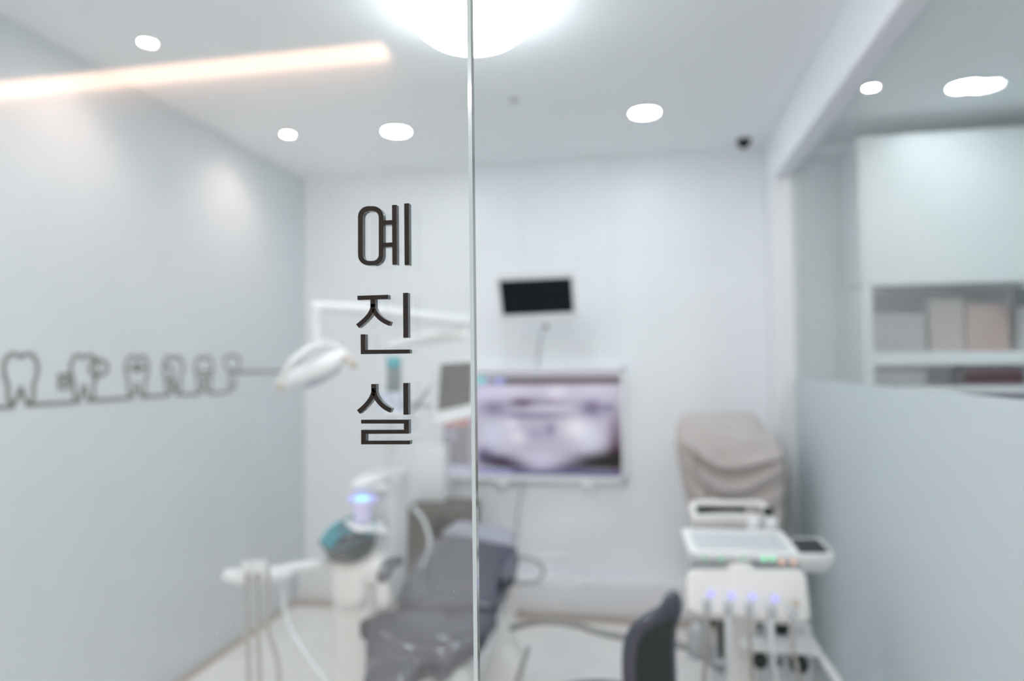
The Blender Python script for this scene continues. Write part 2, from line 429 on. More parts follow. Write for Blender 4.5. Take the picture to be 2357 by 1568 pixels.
def jieut(b):
    bars(b, [(181, 622, 357, 647), (255, 645, 283, 690)]); arms(269, 706, (181, 799), (367, 785))(b)
mk('stroke', None, l2, jieut, False, LM); mk('stroke', None, l2, lambda b: bars(b, [(443, 608, 471, 866)]), False, LM)
def nieun(b): prism(b, [lp(x, y) for x, y in ((199, 846), (226, 846), (226, 935), (481, 933), (482, 956), (200, 960))], LEXT, 0, 1)
mk('stroke', None, l2, nieun, False, LM)
l3 = thing('sign_letter', tuple(lp(320, 1300)), 'lowest dark raised letter on the glass, ending in a squared zigzag', 'letter', 'dark raised letters on the glass panel')
def siot(b):
    bars(b, [(260, 1131, 288, 1170)]); arms(274, 1190, (186, 1291), (373, 1283))(b)
mk('stroke', None, l3, siot, False, LM); mk('stroke', None, l3, lambda b: bars(b, [(444, 1125, 472, 1307)]), False, LM)
def rieul(b): prism(b, [lp(x, y) for x, y in ((202, 1336), (475, 1335), (476, 1416), (229, 1417), (229, 1456), (482, 1455), (482, 1477), (202, 1477), (202, 1394), (447, 1393), (447, 1358), (202, 1358))], LEXT, 0, 1)
mk('stroke', None, l3, rieul, False, LM)

# ================================================================== LINE ART ON THE LEFT WALL
dec = thing('wall_decal', (WL, 2.5, 1.25), 'olive grey line drawing of a row of teeth on the blue grey wall', 'decal')
def dp(X, Y): return at_x(X/3.367, 750+Y/3.367, WL+.004)
DEXT = (-.003, 0, 0)
# work in wall metres so that line width is constant
def W2(X, Y): p = dp(X, Y); return (p.y, p.z)
wm = lambda u, v: V((WL+.004, u, v))
def wl(pts, k=6, closed=False):
    P = [V((*W2(*p), 0)) for p in pts]
    if closed: P = [P[-1]]+P+[P[0], P[1]]
    C = crom(P, k)
    if closed: C = C[k:-k-1]
    return [(p.x, p.y) for p in C]
LW = .013
def tooth(cx, top, w, bot, extra=None, name='tooth'):
    # outline between cx-w/2 and cx+w/2 in drawing units, open between the roots
    h = bot-top; L = cx-w/2; R = cx+w/2
    pts = [(cx-w*.22, bot), (L+w*.12, bot-h*.12), (L+w*.10, bot-h*.38), (L, top+h*.42), (L-w*.01, top+h*.2), (L+w*.16, top+h*.03), (cx-w*.15, top+h*.02), (cx, top+h*.075),
           (cx+w*.15, top+h*.02), (R-w*.16, top+h*.03), (R+w*.01, top+h*.2), (R, top+h*.42), (R-w*.10, bot-h*.38), (R-w*.12, bot-h*.12), (cx+w*.22, bot)]
    inner = [(cx-w*.22, bot), (cx-w*.10, bot-h*.18), (cx, bot-h*.34), (cx+w*.10, bot-h*.18), (cx+w*.22, bot)]
    def f(b):
        ribbon(b, wl(pts), LW, wm, DEXT); ribbon(b, wl(inner), LW, wm, DEXT)
    t = mk('tooth_outline', M['decal'], dec, f, False)
    return t
tooth(165, 212, 250, 618)
tooth(655, 222, 195, 590)
tooth(1065, 232, 165, 555)
tooth(1345, 235, 140, 535)
tooth(1585, 240, 125, 520)
def line(pts, name='line', w=LW, closed=False, k=6):
    return mk(name, M['decal'], dec, lambda b: ribbon(b, wl(pts, k, closed), w, wm, DEXT, closed), False)
line([(-700, 668), (-300, 648), (110, 628)]); line([(222, 612), (420, 602), (600, 592)]); line([(712, 580), (860, 570), (1020, 560)]); line([(1112, 552), (1200, 545), (1300, 541)])
line([(1385, 535), (1450, 532), (1545, 528)]); line([(1625, 522), (1720, 520), (1790, 500), (1820, 460)])
line([(1840, 358), (2000, 356), (2200, 354), (2340, 352)])
# magnifier on the second tooth, bracket on the third, implants on the last ones
line([(700, 330), (720, 280), (770, 262), (820, 285), (838, 330), (815, 370), (760, 385), (715, 370)], 'magnifier', closed=True); line([(745, 385), (750, 420)], 'magnifier')
for q in ([(456, 380), (542, 377)], [(458, 430), (540, 428)], [(458, 484), (542, 480)], [(464, 382), (466, 482)], [(533, 380), (535, 480)]): line(q, 'small_square', w=.011, k=1)
line([(985, 330), (1065, 333), (1145, 328)], 'brace_wire', w=.009); line([(1045, 305), (1090, 304), (1092, 345), (1046, 347)], 'brace_wire', w=.012, closed=True, k=3)
line([(1290, 300), (1345, 350), (1330, 400), (1300, 430)], 'crack_mark'); line([(1335, 400), (1355, 450), (1350, 500)], 'crack_mark')
line([(1540, 345), (1590, 355), (1640, 345)], 'crown_line'); line([(1555, 395), (1590, 400), (1630, 395)], 'crown_line')
line([(1745, 300), (1750, 250), (1800, 230), (1850, 250), (1860, 300), (1835, 345), (1775, 345)], 'implant_crown', closed=True)
for y in (372, 405, 440, 470): line([(1770, y), (1800, y+7), (1832, y)], 'implant_thread', w=.007)

# ================================================================== CEILING LIGHTS
def downlight(name, loc, r, em, label, cat, group):
    t = thing(name, loc, label, cat, group)
    mk('rim', M['trimw'], t, lambda b: lathe(b, loc, [(r*1.0, -.002), (r*1.12, -.006), (r*1.2, -.004), (r*1.22, 0), (r*1.02, 0)], 48))
    mk('diffuser', em, t, lambda b: lathe(b, loc, [(.001, -.0055), (r*.7, -.005), (r*1.0, -.003), (r*1.0, -.001), (.001, -.001)], 48))
    return t
def cpt(px, py): return at_z(px, py, CEIL)
a = cpt(912, 302); b2 = cpt(1484, 259); c2 = cpt(2221, 198)
d1 = downlight('ceiling_downlight', tuple(a), .060, M['down'], 'round cool white downlight above the left end of the back wall', 'downlight', 'round white downlights')
copy_tree(d1, b2, 'round cool white downlight nearest the small black dome camera')
copy_tree(d1, c2, 'round cool white downlight beyond the glass partition, doubled by its reflection')
f1 = downlight('ceiling_downlight', (-1.17, 1.15, CEIL), .060, M['front'], 'added round cool white downlight above the front left of the room, out of view', 'downlight', 'round white downlights')  # this lamp and its copies are added to lift floor and lower walls
for x, y, q in ((.02, 1.15, 'front middle of the room'), (1.34, 1.3, 'near end of the storage side'), (2.1, 2.2, 'storage side by the right wall')):
    copy_tree(f1, V((x, y, CEIL)), 'added round cool white downlight above the '+q+', out of view')
s1 = downlight('ceiling_spotlight', tuple(cpt(340, 96)), .025, M['warm'], 'small warm spotlight nearest the camera along the left wall', 'spotlight', 'small warm ceiling spotlights')
copy_tree(s1, cpt(663, 308), 'small warm spotlight beside the far end of the left wall')
copy_tree(s1, cpt(2005, 200), 'small warm spotlight in the ceiling beyond the white beam')
h1 = downlight('added_corridor_downlight', (-1.2, -.5, CEIL), .09, M['hall_l'], 'round downlight in the corridor ceiling behind the viewer, left', 'downlight', 'added corridor downlights')  # added lamps, placed out of sight to light the corridor wall
for x, s in ((-2.6, 'far left'), (.35, 'centre'), (1.8, 'right')): copy_tree(h1, V((x, -.5, CEIL)), 'round downlight in the corridor ceiling behind the viewer, '+s)
for px, py in ((340, 96), (663, 308), (2005, 200)):
    p = cpt(px, py); L = bpy.data.lights.new('spot_lamp', 'SPOT'); L.energy = SPOT_W; L.color = (1, .70, .58)
    L.spot_size = math.radians(110); L.spot_blend = .9; L.shadow_soft_size = .03
    o = bpy.data.objects.new('spot_lamp', L); COL.objects.link(o); o.location = p-V((0, 0, .02))
    if px < 1000: o.rotation_euler = (0, math.radians(-(-22)), 0)
# large shallow dome lamp
dc = at_z(1087, 42, 2.44); dc = V((dc.x, dc.y, CEIL))
dl = thing('dome_ceiling_lamp', tuple(dc), 'large glowing round dome lamp at the top of the picture', 'ceiling lamp')
mk('mount', M['trimw'], dl, lambda b: lathe(b, dc, [(.001, 0), (.06, 0), (.06, -.028), (.158, -.032), (.158, -.046), (.001, -.046)], 32))  # wide plate shaped to keep upward glow off the ceiling
mk('diffuser', M['dome'], dl, lambda b: lathe(b, dc, [(.001, -.125), (.09, -.122), (.14, -.110), (.168, -.088), (.175, -.066), (.168, -.052), (.150, -.047), (.001, -.047)], 64))

# small fittings in the ceiling
p = cpt(1712, 322)
sc_ = thing('dome_camera', tuple(p), 'small black dome security camera in the ceiling near the back wall', 'security camera')
mk('base', M['blackm'], sc_, lambda b: lathe(b, p, [(.036, 0), (.038, -.006), (.034, -.016), (.03, -.017), (.03, 0)], 32))
mk('dome', M['black'], sc_, lambda b: lathe(b, p, [(.028, -.014), (.027, -.028), (.019, -.040), (.008, -.045), (.001, -.046)], 32))
p2 = cpt(1183, 229)
sp_ = thing('sprinkler', tuple(p2), 'small grey ceiling sprinkler to the right of the glass edge', 'sprinkler')
mk('plate', M['lgrey'], sp_, lambda b: lathe(b, p2, [(.022, 0), (.022, -.004), (.012, -.006), (.012, 0)], 24))
mk('deflector', M['lgrey'], sp_, lambda b: lathe(b, p2, [(.004, -.004), (.004, -.012), (.009, -.013), (.009, -.015), (.001, -.015)], 16))

# ================================================================== BIG WALL SCREEN WITH THE X-RAY
def colour_screen(name, parent, P00, P10, P01, fn, nx, ny, m):
    """flat display: P00 top-left, P10 top-right, P01 bottom-left"""
    bm = NB(); lay = bm.loops.layers.float_color.new('shown')
    vs = [[bm.verts.new(P00+(P10-P00)*(i/nx)+(P01-P00)*(j/ny)) for i in range(nx+1)] for j in range(ny+1)]
    for j in range(ny):
        for i in range(nx):
            f = bm.faces.new((vs[j][i], vs[j+1][i], vs[j+1][i+1], vs[j][i+1]))
            for l, (a_, b_) in zip(f.loops, ((i, j), (i, j+1), (i+1, j+1), (i+1, j))):
                l[lay] = (*lin(fn(a_/nx, b_/ny)), 1)
    return link(name, bm, m, parent)
def attr_mat(name, s):
    m = bpy.data.materials.new(name); m.use_nodes = True; nt = m.node_tree; b = nt.nodes['Principled BSDF']
    at = nt.nodes.new('ShaderNodeAttribute'); at.attribute_name = 'shown'
    b.inputs['Base Color'].default_value = (.01, .01, .01, 1); b.inputs['Roughness'].default_value = .25
    nt.links.new(at.outputs['Color'], b.inputs['Emission Color']); b.inputs['Emission Strength'].default_value = s
    return m
M['xray'] = attr_mat('xray_display', .30)
GA = [ # px, py, sx, sy, delta colour
    (1190, 902, 60, 20, (30, 30, 30)), (1285, 905, 22, 18, (35, 35, 30)), (1370, 900, 60, 26, (28, 28, 26)), (1110, 905, 40, 22, (24, 22, 30)),
    (1205, 927, 22, 9, (-75, -80, -80)), (1265, 925, 40, 7, (-30, -34, -30)), (1365, 940, 22, 16, (-55, -60, -50)), (1402, 939, 7, 6, (-60, -55, -50)),
    (1140, 940, 26, 16, (-45, -45, -40)), (1260, 944, 50, 7, (22, 22, 20)), (1245, 957, 60, 4, (-55, -58, -50)), (1200, 958, 18, 6, (-20, -22, -18)),
    (1140, 1000, 40, 40, (22, 28, 28)), (1180, 978, 14, 10, (34, 34, 28)), (1196, 1008, 18, 14, (40, 40, 30)), (1325, 985, 28, 24, (44, 44, 34)),
    (1360, 1010, 30, 38, (24, 30, 30)), (1270, 990, 9, 12, (-38, -38, -28)), (1235, 1000, 20, 8, (-18, -18, -10)), (1250, 1062, 60, 18, (20, 20, 22)),
    (1418, 1030, 14, 60, (-60, -70, -70)), (1150, 1066, 36, 12, (-105, -110, -110)), (1115, 1050, 20, 14, (-60, -60, -55)), (1370, 1062, 46, 14, (-100, -100, -108)),
    (1410, 1055, 26, 22, (-60, -65, -75)), (1320, 1078, 40, 7, (-80, -80, -75)), (1190, 1077, 30, 6, (-80, -80, -80)), (1385, 1070, 30, 10, (-40, -40, -50))]
def xray(u, v):
    x = 1019+u*411; y = 856+v*242
    if x > 1098:
        c = [184, 180, 200]
        if y < 868: c = [186, 184, 198] if y > 858 else [150, 145, 160]
        elif y < 884:
            c = [95, 85, 88] if x > 1165 else [150, 150, 175]
            if 1145 < x < 1165: c = [150, 160, 225]
        elif y > 1086: c = [92, 94, 130] if x > 1180 else [140, 145, 185]
        else:
            for gx, gy, sx, sy, d in GA:
                e = ((x-gx)/sx)**2+((y-gy)/sy)**2
                if e < 9:
                    k = math.exp(-e/1.3); c = [c[i]+d[i]*k*(1.35 if d[i] < 0 else 1) for i in range(3)]
        if 1098 < x < 1122 and 862 < y < 882: c = [150, 215, 225]
    else:
        c = [128, 128, 136]
        if y < 952: c = [60, 60, 64]
        elif y < 984: c = [190, 140, 140]
        elif y > 1078: c = [186, 188, 214]
        e = ((x-1038)/15)**2+((y-1003)/16)**2
        if e < 4: k = math.exp(-e); c = [c[0]+38*k, c[1]+36*k, c[2]+56*k]
        if x > 1082: c = [170, 168, 190]
    return [min(255, max(3, q)) for q in c]
TVY = WB-.06
tv = thing('wall_screen', tuple(at_y(1225, 984, WB)), 'large white framed screen on the wall showing a dental x-ray', 'screen')
A = at_y(1010, 846, TVY); B = at_y(1442, 1112, TVY); TL = at_y(1012, 848, TVY); TR = at_y(1440, 848, TVY); BL = at_y(1012, 1108, TVY)
tx0, tx1 = (at_y(1010, 980, TVY).x, at_y(1441, 980, TVY).x); tz1 = at_y(1270, 847, TVY).z; tz0 = at_y(1270, 1109, TVY).z
fr = .024
def tvf(b):
    box(b, (tx0, TVY, tz1-fr), (tx1, TVY+.045, tz1), bev=.004); box(b, (tx0, TVY, tz0), (tx1, TVY+.045, tz0+fr+.008), bev=.004)
    box(b, (tx0, TVY, tz0), (tx0+fr, TVY+.045, tz1), bev=.004); box(b, (tx1-fr, TVY, tz0), (tx1, TVY+.045, tz1), bev=.004)
    box(b, (tx0+.01, TVY+.02, tz0+.01), (tx1-.01, TVY+.058, tz1-.01))
mk('frame', M['trimw'], tv, tvf, False)
colour_screen('display', tv, V((tx0+fr, TVY+.008, tz1-fr)), V((tx1-fr, TVY+.008, tz1-fr)), V((tx0+fr, TVY+.008, tz0+fr+.008)), xray, 206, 122, M['xray'])
for pxx in (1155, 1352):
    fx = at_y(pxx, 1118, TVY).x
    mk('clip', M['trimw'], tv, lambda b: box(b, (fx-.038, TVY+.002, tz0-.035), (fx+.038, TVY+.04, tz0-.001), bev=.01))

# small tilted monitor above it
smf = 3.40
def sm(px, py, d=0): return at_f(px, py, smf+d)
m_tl, m_tr, m_bl, m_br = at_f(1140, 636, 3.46), at_f(1322, 628, 3.36), at_f(1152, 744, 3.52), at_f(1330, 736, 3.42)
smn = (m_tr-m_tl).cross(m_bl-m_tl).normalized()
if smn.y > 0: smn = -smn
sm_t = thing('wall_monitor', tuple(at_y(1240, 700, WB)), 'small white monitor with black screen tilted down above the x-ray screen', 'monitor')
def quadlerp(u, v): return (m_tl*(1-u)+m_tr*u)*(1-v)+(m_bl*(1-u)+m_br*u)*v
def rrect(u0, v0, u1, v1, r, n=5, asp=1.6):
    o = []
    for cx, cy, a0 in ((u1-r, v0+r*asp, -90), (u1-r, v1-r*asp, 0), (u0+r, v1-r*asp, 90), (u0+r, v0+r*asp, 180)):
        for i in range(n+1):
            a = math.radians(a0+90*i/n); o.append((cx+r*math.cos(a), cy+r*asp*math.sin(a)))
    return o
mk('housing', M['wplast'], sm_t, lambda b: prism(b, [quadlerp(u, v) for u, v in rrect(0, 0, 1, 1, .04)], -smn*.03))
mk('screen', M['black'], sm_t, lambda b: prism(b, [quadlerp(u, v)+smn*.001 for u, v in rrect(.045, .10, .955, .83, .006)], -smn*.006), False)
mc = quadlerp(.5, .6)
mk('bracket', M['lgrey'], sm_t, lambda b: (tube(b, [mc-smn*.03, mc-smn*.08, V((mc.x, WB-.01, mc.z+.01))], .012), box(b, (mc.x-.04, WB-.012, mc.z-.05), (mc.x+.04, WB-.001, mc.z+.06), bev=.003)))
mk('knob', M['grey'], sm_t, lambda b: lathe(b, at_f(1257, 753, 3.48), [(.001, -.012), (.014, -.01), (.016, 0), (.014, .012), (.001, .014)], 20))
cbl = tag(mk('cable', M['lgrey'], None, lambda b: tube(b, [at_f(1253, 752, 3.52), at_y(1246, 770, WB-.03), at_y(1240, 800, WB-.012), at_y(1236, 845, WB-.012)], .005)), 'thin grey cable hanging between the small monitor and the screen', 'cable')
cbl2 = tag(mk('cable', M['lgrey'], None, lambda b: tube(b, [at_y(1201, 1106, WB-.02), at_y(1199, 1140, WB-.015), at_y(1192, 1180, WB-.015), at_y(1186, 1290, WB-.02)], .006)), 'grey cable running down the wall below the x-ray screen', 'cable')

# ================================================================== DENTAL CHAIR
ch = thing('dental_chair', (-.72, 2.35, 0), 'reclined dental chair with dark navy upholstery and white base', 'dental chair')
def sec(py, lx, rx, z, t):
    a_ = at_z(lx, py, z); b_ = at_z(rx, py, z); c = (a_+b_)/2; wv = (b_-a_)
    return (c-V((0, 0, t)), wv.length/2, t, tuple(wv.normalized()))
back = [sec(1376, 917, 1146, .545, .036), sec(1330, 930, 1168, .565, .045), sec(1280, 958, 1185, .60, .04), sec(1246, 985, 1192, .63, .034)]
mk('backrest', M['navy'], ch, lambda b: pad(b, back, 4.5))
head = [sec(1228, 1012, 1184, .645, .026), sec(1207, 1040, 1186, .668, .026)]
o = mk('headrest', M['navyl'], ch, lambda b: pad(b, head, 3.5)); o['label'] = 'pale blue grey headrest'
seat = [sec(1406, 826, 1144, .525, .042), sec(1432, 824, 1122, .523, .044), sec(1458, 826, 1066, .512, .042), sec(1486, 832, 1016, .485, .040), sec(1515, 840, 982, .458, .038), sec(1540, 856, 955, .445, .036)]
mk('seat', M['navy'], ch, lambda b: pad(b, seat, 4.0))
leg = [sec(1508, 848, 950, .525, .03), sec(1528, 838, 962, .525, .05), sec(1562, 840, 954, .50, .06), sec(1610, 848, 925, .42, .055), sec(1680, 840, 915, .36, .05)]
mk('leg_rest', M['navy'], ch, lambda b: pad(b, leg, 3.0))
# piping and seam where back and seat meet
bx = (back[0][0]+seat[0][0])/2
mk('hinge_cover', M['grey'], ch, lambda b: tube(b, [at_z(918, 1393, .50), at_z(1030, 1396, .50), at_z(1138, 1396, .50)], .018))
sf = seat[1][0]
def under(b):
    box(b, (sf.x-.10, sf.y-.10, .30), (sf.x+.17, sf.y+.42, .425), bev=.03)
    box(b, (sf.x-.06, sf.y+.0, .06), (sf.x+.12, sf.y+.34, .31), bev=.03)
mk('pedestal', M['wplast'], ch, under)
mk('base_plate', M['wplast'], ch, lambda b: box(b, (sf.x-.22, sf.y-.35, 0), (sf.x+.30, sf.y+.55, .07), bev=.03))
mk('back_shell', M['wplast'], ch, lambda b: pad(b, [(s[0]-V((0, .0, s[2]+.02)), s[1]*.92, .018, s[3]) for s in back], 4))
# right arm: navy rest on a pale post
ra = at_f(1172, 1312, 2.62)
mk('armrest', M['navy'], ch, lambda b: pad(b, [(at_f(1180, 1290, 2.72), .026, .02, (1, .1, 0)), (at_f(1172, 1318, 2.6), .03, .024, (1, .1, 0)), (at_f(1166, 1335, 2.5), .03, .024, (1, .1, 0))], 3))
mk('arm_post', M['wplast2'], ch, lambda b: pad(b, [(at_f(1172, 1345, 2.64), .026, .022, (1, .1, 0)), (at_f(1168, 1400, 2.62), .030, .025, (1, .1, 0)), (at_f(1160, 1450, 2.6), .045, .04, (1, .1, 0)), (at_f(1155, 1520, 2.55), .085, .06, (1, .1, 0)), (at_f(1150, 1640, 2.5), .10, .06, (1, .1, 0))], 3.4))
mk('armrest', M['navy'], ch, lambda b: pad(b, [(at_f(918, 1290, 2.26), .018, .014, (1, .1, 0)), (at_f(896, 1300, 2.23), .020, .016, (1, .1, 0)), (at_f(880, 1330, 2.2), .018, .016, (1, .1, 0))], 3))
mk('arm_post', M['wplast2'], ch, lambda b: pad(b, [(at_f(882, 1345, 2.21), .020, .018, (1, .1, 0)), (at_f(884, 1385, 2.21), .024, .02, (1, .1, 0)), (at_f(886, 1400, 2.24), .02, .018, (1, .1, 0))], 3))
mk('foot_switch_cable', M['grey'], ch, lambda b: tube(b, [at_f(1216, 1490, 2.2), at_f(1200, 1540, 2.15), at_f(1180, 1600, 2.1)], .008))

# ================================================================== CUSPIDOR UNIT (left of the chair)
cu = thing('cuspidor_unit', (-1.1, 2.2, 0), 'white unit left of the chair with teal spittoon bowl and blue glow', 'spittoon unit')
c0 = at_f(828, 1300, 2.36)
mk('column', M['wplast2'], cu, lambda b: pad(b, [(V((c0.x, c0.y, .02)), .085, .075, (1, .1, 0)), (V((c0.x, c0.y, .3)), .080, .07, (1, .1, 0)), (V((c0.x, c0.y, .60)), .080, .07, (1, .1, 0)), (V((c0.x+.01, c0.y, .66)), .095, .08, (1, .1, 0))], 4.5))
t0 = at_f(893, 1290, 2.52)
def tower(b):
    z0, z1 = .50, at_f(893, 1088, 2.5).z
    x0, x1 = at_f(872, 1150, 2.5).x, at_f(926, 1150, 2.5).x
    rings = []
    for z, k, ox in ((z0, .8, .0), (z0+.1, .95, 0), (z1-.12, 1.0, 0), (z1-.04, 1, 0), (z1-.01, .92, .01), (z1, .8, .012)):
        c = V(((x0+x1)/2+ox-.02, t0.y, z)); rings.append(sup(28, 5, (x1-x0)/2*k+.015, .085*k, c, V((1, 0, 0)), V((0, 1, 0))))
    loft(b, rings)
mk('tower', M['wplast'], cu, tower)
mk('tower_lid', M['wplast'], cu, lambda b: pad(b, [(at_f(822, 1118, 2.33), .03, .014, (1, .1, 0)), (at_f(850, 1106, 2.40), .045, .02, (1, .1, 0)), (at_f(895, 1088, 2.5), .045, .022, (1, .1, 0))], 3))
mk('lamp_ring', M['cyan'], cu, lambda b: pad(b, [(at_f(822, 1149, 2.305), .007, .007, (0, 1, 0)), (at_f(834, 1149, 2.305), .010, .009, (0, 1, 0)), (at_f(846, 1149, 2.305), .007, .007, (0, 1, 0))], 2.2)).__setitem__('label', 'glowing blue light')
mk('lamp_ring_halo', M['lilac'], cu, lambda b: pad(b, [(at_f(810, 1149, 2.325), .014, .012, (0, 1, 0)), (at_f(834, 1149, 2.325), .018, .016, (0, 1, 0)), (at_f(858, 1149, 2.325), .014, .012, (0, 1, 0))], 2.2))  # emissive pad paints the lilac halo around the blue light
mk('lamp_hood', M['wplast'], cu, lambda b: pad(b, [(at_f(812, 1126, 2.34), .02, .014, (0, 1, 0)), (at_f(845, 1124, 2.37), .03, .018, (0, 1, 0)), (at_f(880, 1122, 2.42), .03, .018, (0, 1, 0))], 3))
cc = at_f(836, 1208, 2.32)
# bowl
bw = at_f(807, 1250, 2.33)
tilt = Matrix.Rotation(math.radians(17), 3, 'X')
def tl_(fn):
    def g(b):
        fn(b)
        bmesh.ops.rotate(b, verts=b.verts[:], cent=bw, matrix=tilt)
        bmesh.ops.rotate(b, verts=b.verts[:], cent=bw, matrix=Matrix.Rotation(math.radians(-9), 3, 'Y'))
    return g
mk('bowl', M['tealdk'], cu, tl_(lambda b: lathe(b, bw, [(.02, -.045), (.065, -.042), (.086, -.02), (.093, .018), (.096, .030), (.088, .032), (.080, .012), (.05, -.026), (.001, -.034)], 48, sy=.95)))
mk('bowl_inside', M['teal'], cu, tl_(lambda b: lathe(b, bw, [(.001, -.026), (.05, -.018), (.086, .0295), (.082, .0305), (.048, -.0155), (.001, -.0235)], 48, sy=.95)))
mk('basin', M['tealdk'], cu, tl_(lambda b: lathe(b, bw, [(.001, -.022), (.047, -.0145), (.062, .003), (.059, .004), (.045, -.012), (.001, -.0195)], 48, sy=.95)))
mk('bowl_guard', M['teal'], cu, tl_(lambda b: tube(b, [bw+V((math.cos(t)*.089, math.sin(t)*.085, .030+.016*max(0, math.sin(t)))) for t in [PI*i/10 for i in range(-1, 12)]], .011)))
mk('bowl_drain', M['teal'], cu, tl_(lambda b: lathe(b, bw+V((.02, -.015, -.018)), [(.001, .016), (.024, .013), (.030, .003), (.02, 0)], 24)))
mk('bowl_support', M['wplast2'], cu, lambda b: pad(b, [(bw+V((.01, .0, -.17)), .065, .06, (1, 0, 0)), (bw+V((.005, .01, -.095)), .07, .06, (1, 0, 0))], 3.5))
mk('water_spout', M['chrome'], cu, lambda b: tube(b, [bw+V((.07, .05, .0)), bw+V((.07, .05, .08)), bw+V((.05, .02, .09)), bw+V((.035, .0, .07))], .005))
cup = tag(mk('rinsing_cup', M['cup'], None, lambda b: lathe(b, at_f(834, 1197, 2.30), [(.026, 0), (.030, .03), (.034, .07), (.032, .07), (.028, .03), (.024, .004), (.001, .004)], 32)), 'translucent lilac rinsing cup under the blue glowing light', 'cup')
mk('cup_shelf', M['wplast'], cu, lambda b: pad(b, [(at_f(812, 1212, 2.28), .05, .009, (0, 1, 0)), (at_f(845, 1210, 2.32), .05, .010, (0, 1, 0)), (at_f(872, 1208, 2.38), .05, .010, (0, 1, 0))], 3))
# arm and instrument holder on the left
asst = thing('instrument_holder', tuple(at_f(585, 1330, 2.15)), 'white assistant instrument holder on an arm left of the bowl', 'instrument holder')
mk('tray', M['wplast'], asst, lambda b: pad(b, [(at_f(524, 1322, 2.12), .03, .014, (0, 1, 0)), (at_f(560, 1326, 2.13), .04, .018, (0, 1, 0)), (at_f(620, 1324, 2.15), .04, .018, (0, 1, 0)), (at_f(655, 1318, 2.2), .03, .012, (0, 1, 0))], 3.5))
mk('arm', M['wplast'], asst, lambda b: pad(b, [(at_f(655, 1312, 2.22), .022, .016, (0, 1, 0)), (at_f(720, 1302, 2.28), .022, .016, (0, 1, 0)), (at_f(792, 1300, 2.35), .024, .02, (0, 1, 0))], 3))
for k, (px, q) in enumerate(((568, 0), (590, 1), (604, 2))):
    mk('cradle', M['wplast'], asst, lambda b: lathe(b, at_f(px, 1305, 2.08), [(.012, -.015), (.016, 0), (.015, .018), (.010, .018), (.010, -.015)], 20))
hl = ['left', 'middle', 'right']
for k, (px, px2, top) in enumerate(((568, 572, 1262), (592, 597, 1296), (617, 640, 1288))):
    h = mk('suction_hose', M['hose'], asst, lambda b: tube(b, [at_f(px, 1310, 2.08), at_f(px, 1380, 2.08), at_f(px+1, 1450, 2.08), at_f(px2, 1530, 2.08), at_f(px2+2, 1640, 2.1)], .0065))
    mk('tip', M['chrome'], h, lambda b: tube(b, [at_f(px, 1312, 2.08), at_f(px-1, top+20, 2.08), at_f(px, top, 2.08)], lambda t: .006-.003*t))
tag(mk('white_hose', M['whose'], None, lambda b: tube(b, [at_f(650, 1330, 2.2), at_f(655, 1400, 2.18), at_f(664, 1440, 2.16), at_f(700, 1500, 2.12), at_f(760, 1580, 2.08), at_f(810, 1640, 2.05)], .008)), 'pale white hose slanting down from the holder towards the column', 'hose')
tag(mk('foot_pedal_bracket', M['blackm'], None, lambda b: pad(b, [(at_f(777, 1392, 2.75), .012, .010, (1, 0, 0)), (at_f(780, 1415, 2.75), .015, .012, (1, 0, 0)), (at_f(782, 1440, 2.75), .010, .008, (1, 0, 0)), (at_f(783, 1470, 2.75), .012, .010, (1, 0, 0)), (V((at_f(783, 1470, 2.75).x, at_f(783, 1470, 2.75).y, .01)), .03, .02, (1, 0, 0))], 3)), 'narrow black bracket standing behind the white column', 'bracket')

# pole, folding arm and operating lamp
ol = thing('operating_lamp', tuple(at_f(905, 1080, 2.5)), 'white dental operating lamp on a folding arm above the unit', 'dental lamp')
pb = at_f(899, 1085, 2.52)
ptop = at_f(925, 792, 2.55)
mk('pole', M['wplast'], ol, lambda b: tube(b, [V((pb.x, pb.y, pb.z-.02)), V((pb.x, pb.y, ptop.z-.05)), V((pb.x+.015, pb.y, ptop.z-.01)), at_f(950, 787, 2.55)], .014, 16))
mk('lower_arm', M['wplast'], ol, lambda b: pad(b, [(at_f(930, 787, 2.55), .018, .018, (0, 1, 0)), (at_f(990, 778, 2.55), .022, .022, (0, 1, 0)), (at_f(1066, 770, 2.55), .024, .020, (0, 1, 0))], 3))
mk('arm_joint', M['wplast'], ol, lambda b: lathe(b, at_f(1070, 760, 2.55), [(.001, -.035), (.022, -.034), (.024, 0), (.022, .034), (.001, .035)], 24))
mk('upper_arm', M['wplast'], ol, lambda b: pad(b, [(at_f(1080, 742, 2.55), .02, .022, (0, 1, 0)), (at_f(960, 728, 2.45), .02, .020, (0, 1, 0)), (at_f(830, 712, 2.35), .02, .018, (0, 1, 0)), (at_f(722, 706, 2.25), .018, .016, (0, 1, 0))], 3))
mk('drop_arm', M['wplast'], ol, lambda b: tube(b, [at_f(728, 706, 2.25), at_f(726, 750, 2.25), at_f(730, 790, 2.25)], .014, 14))
dirh = (at_f(795, 822, 2.22)-at_f(648, 888, 2.1)).normalized()
mk('lamp_head', M['wplast'], ol, lambda b: pad(b, [(at_f(652, 884, 2.10), .03, .020, (0, 1, .2)), (at_f(690, 866, 2.14), .042, .030, (0, 1, .2)), (at_f(745, 843, 2.18), .045, .034, (0, 1, .2)), (at_f(785, 822, 2.22), .035, .026, (0, 1, .2))], 2.6))
mk('lamp_lens', M['lensl'], ol, lambda b: pad(b, [(at_f(706, 886, 2.13), .02, .006, (0, 1, -.2)), (at_f(745, 868, 2.17), .03, .007, (0, 1, -.2)), (at_f(780, 848, 2.2), .02, .006, (0, 1, -.2))], 2.6))
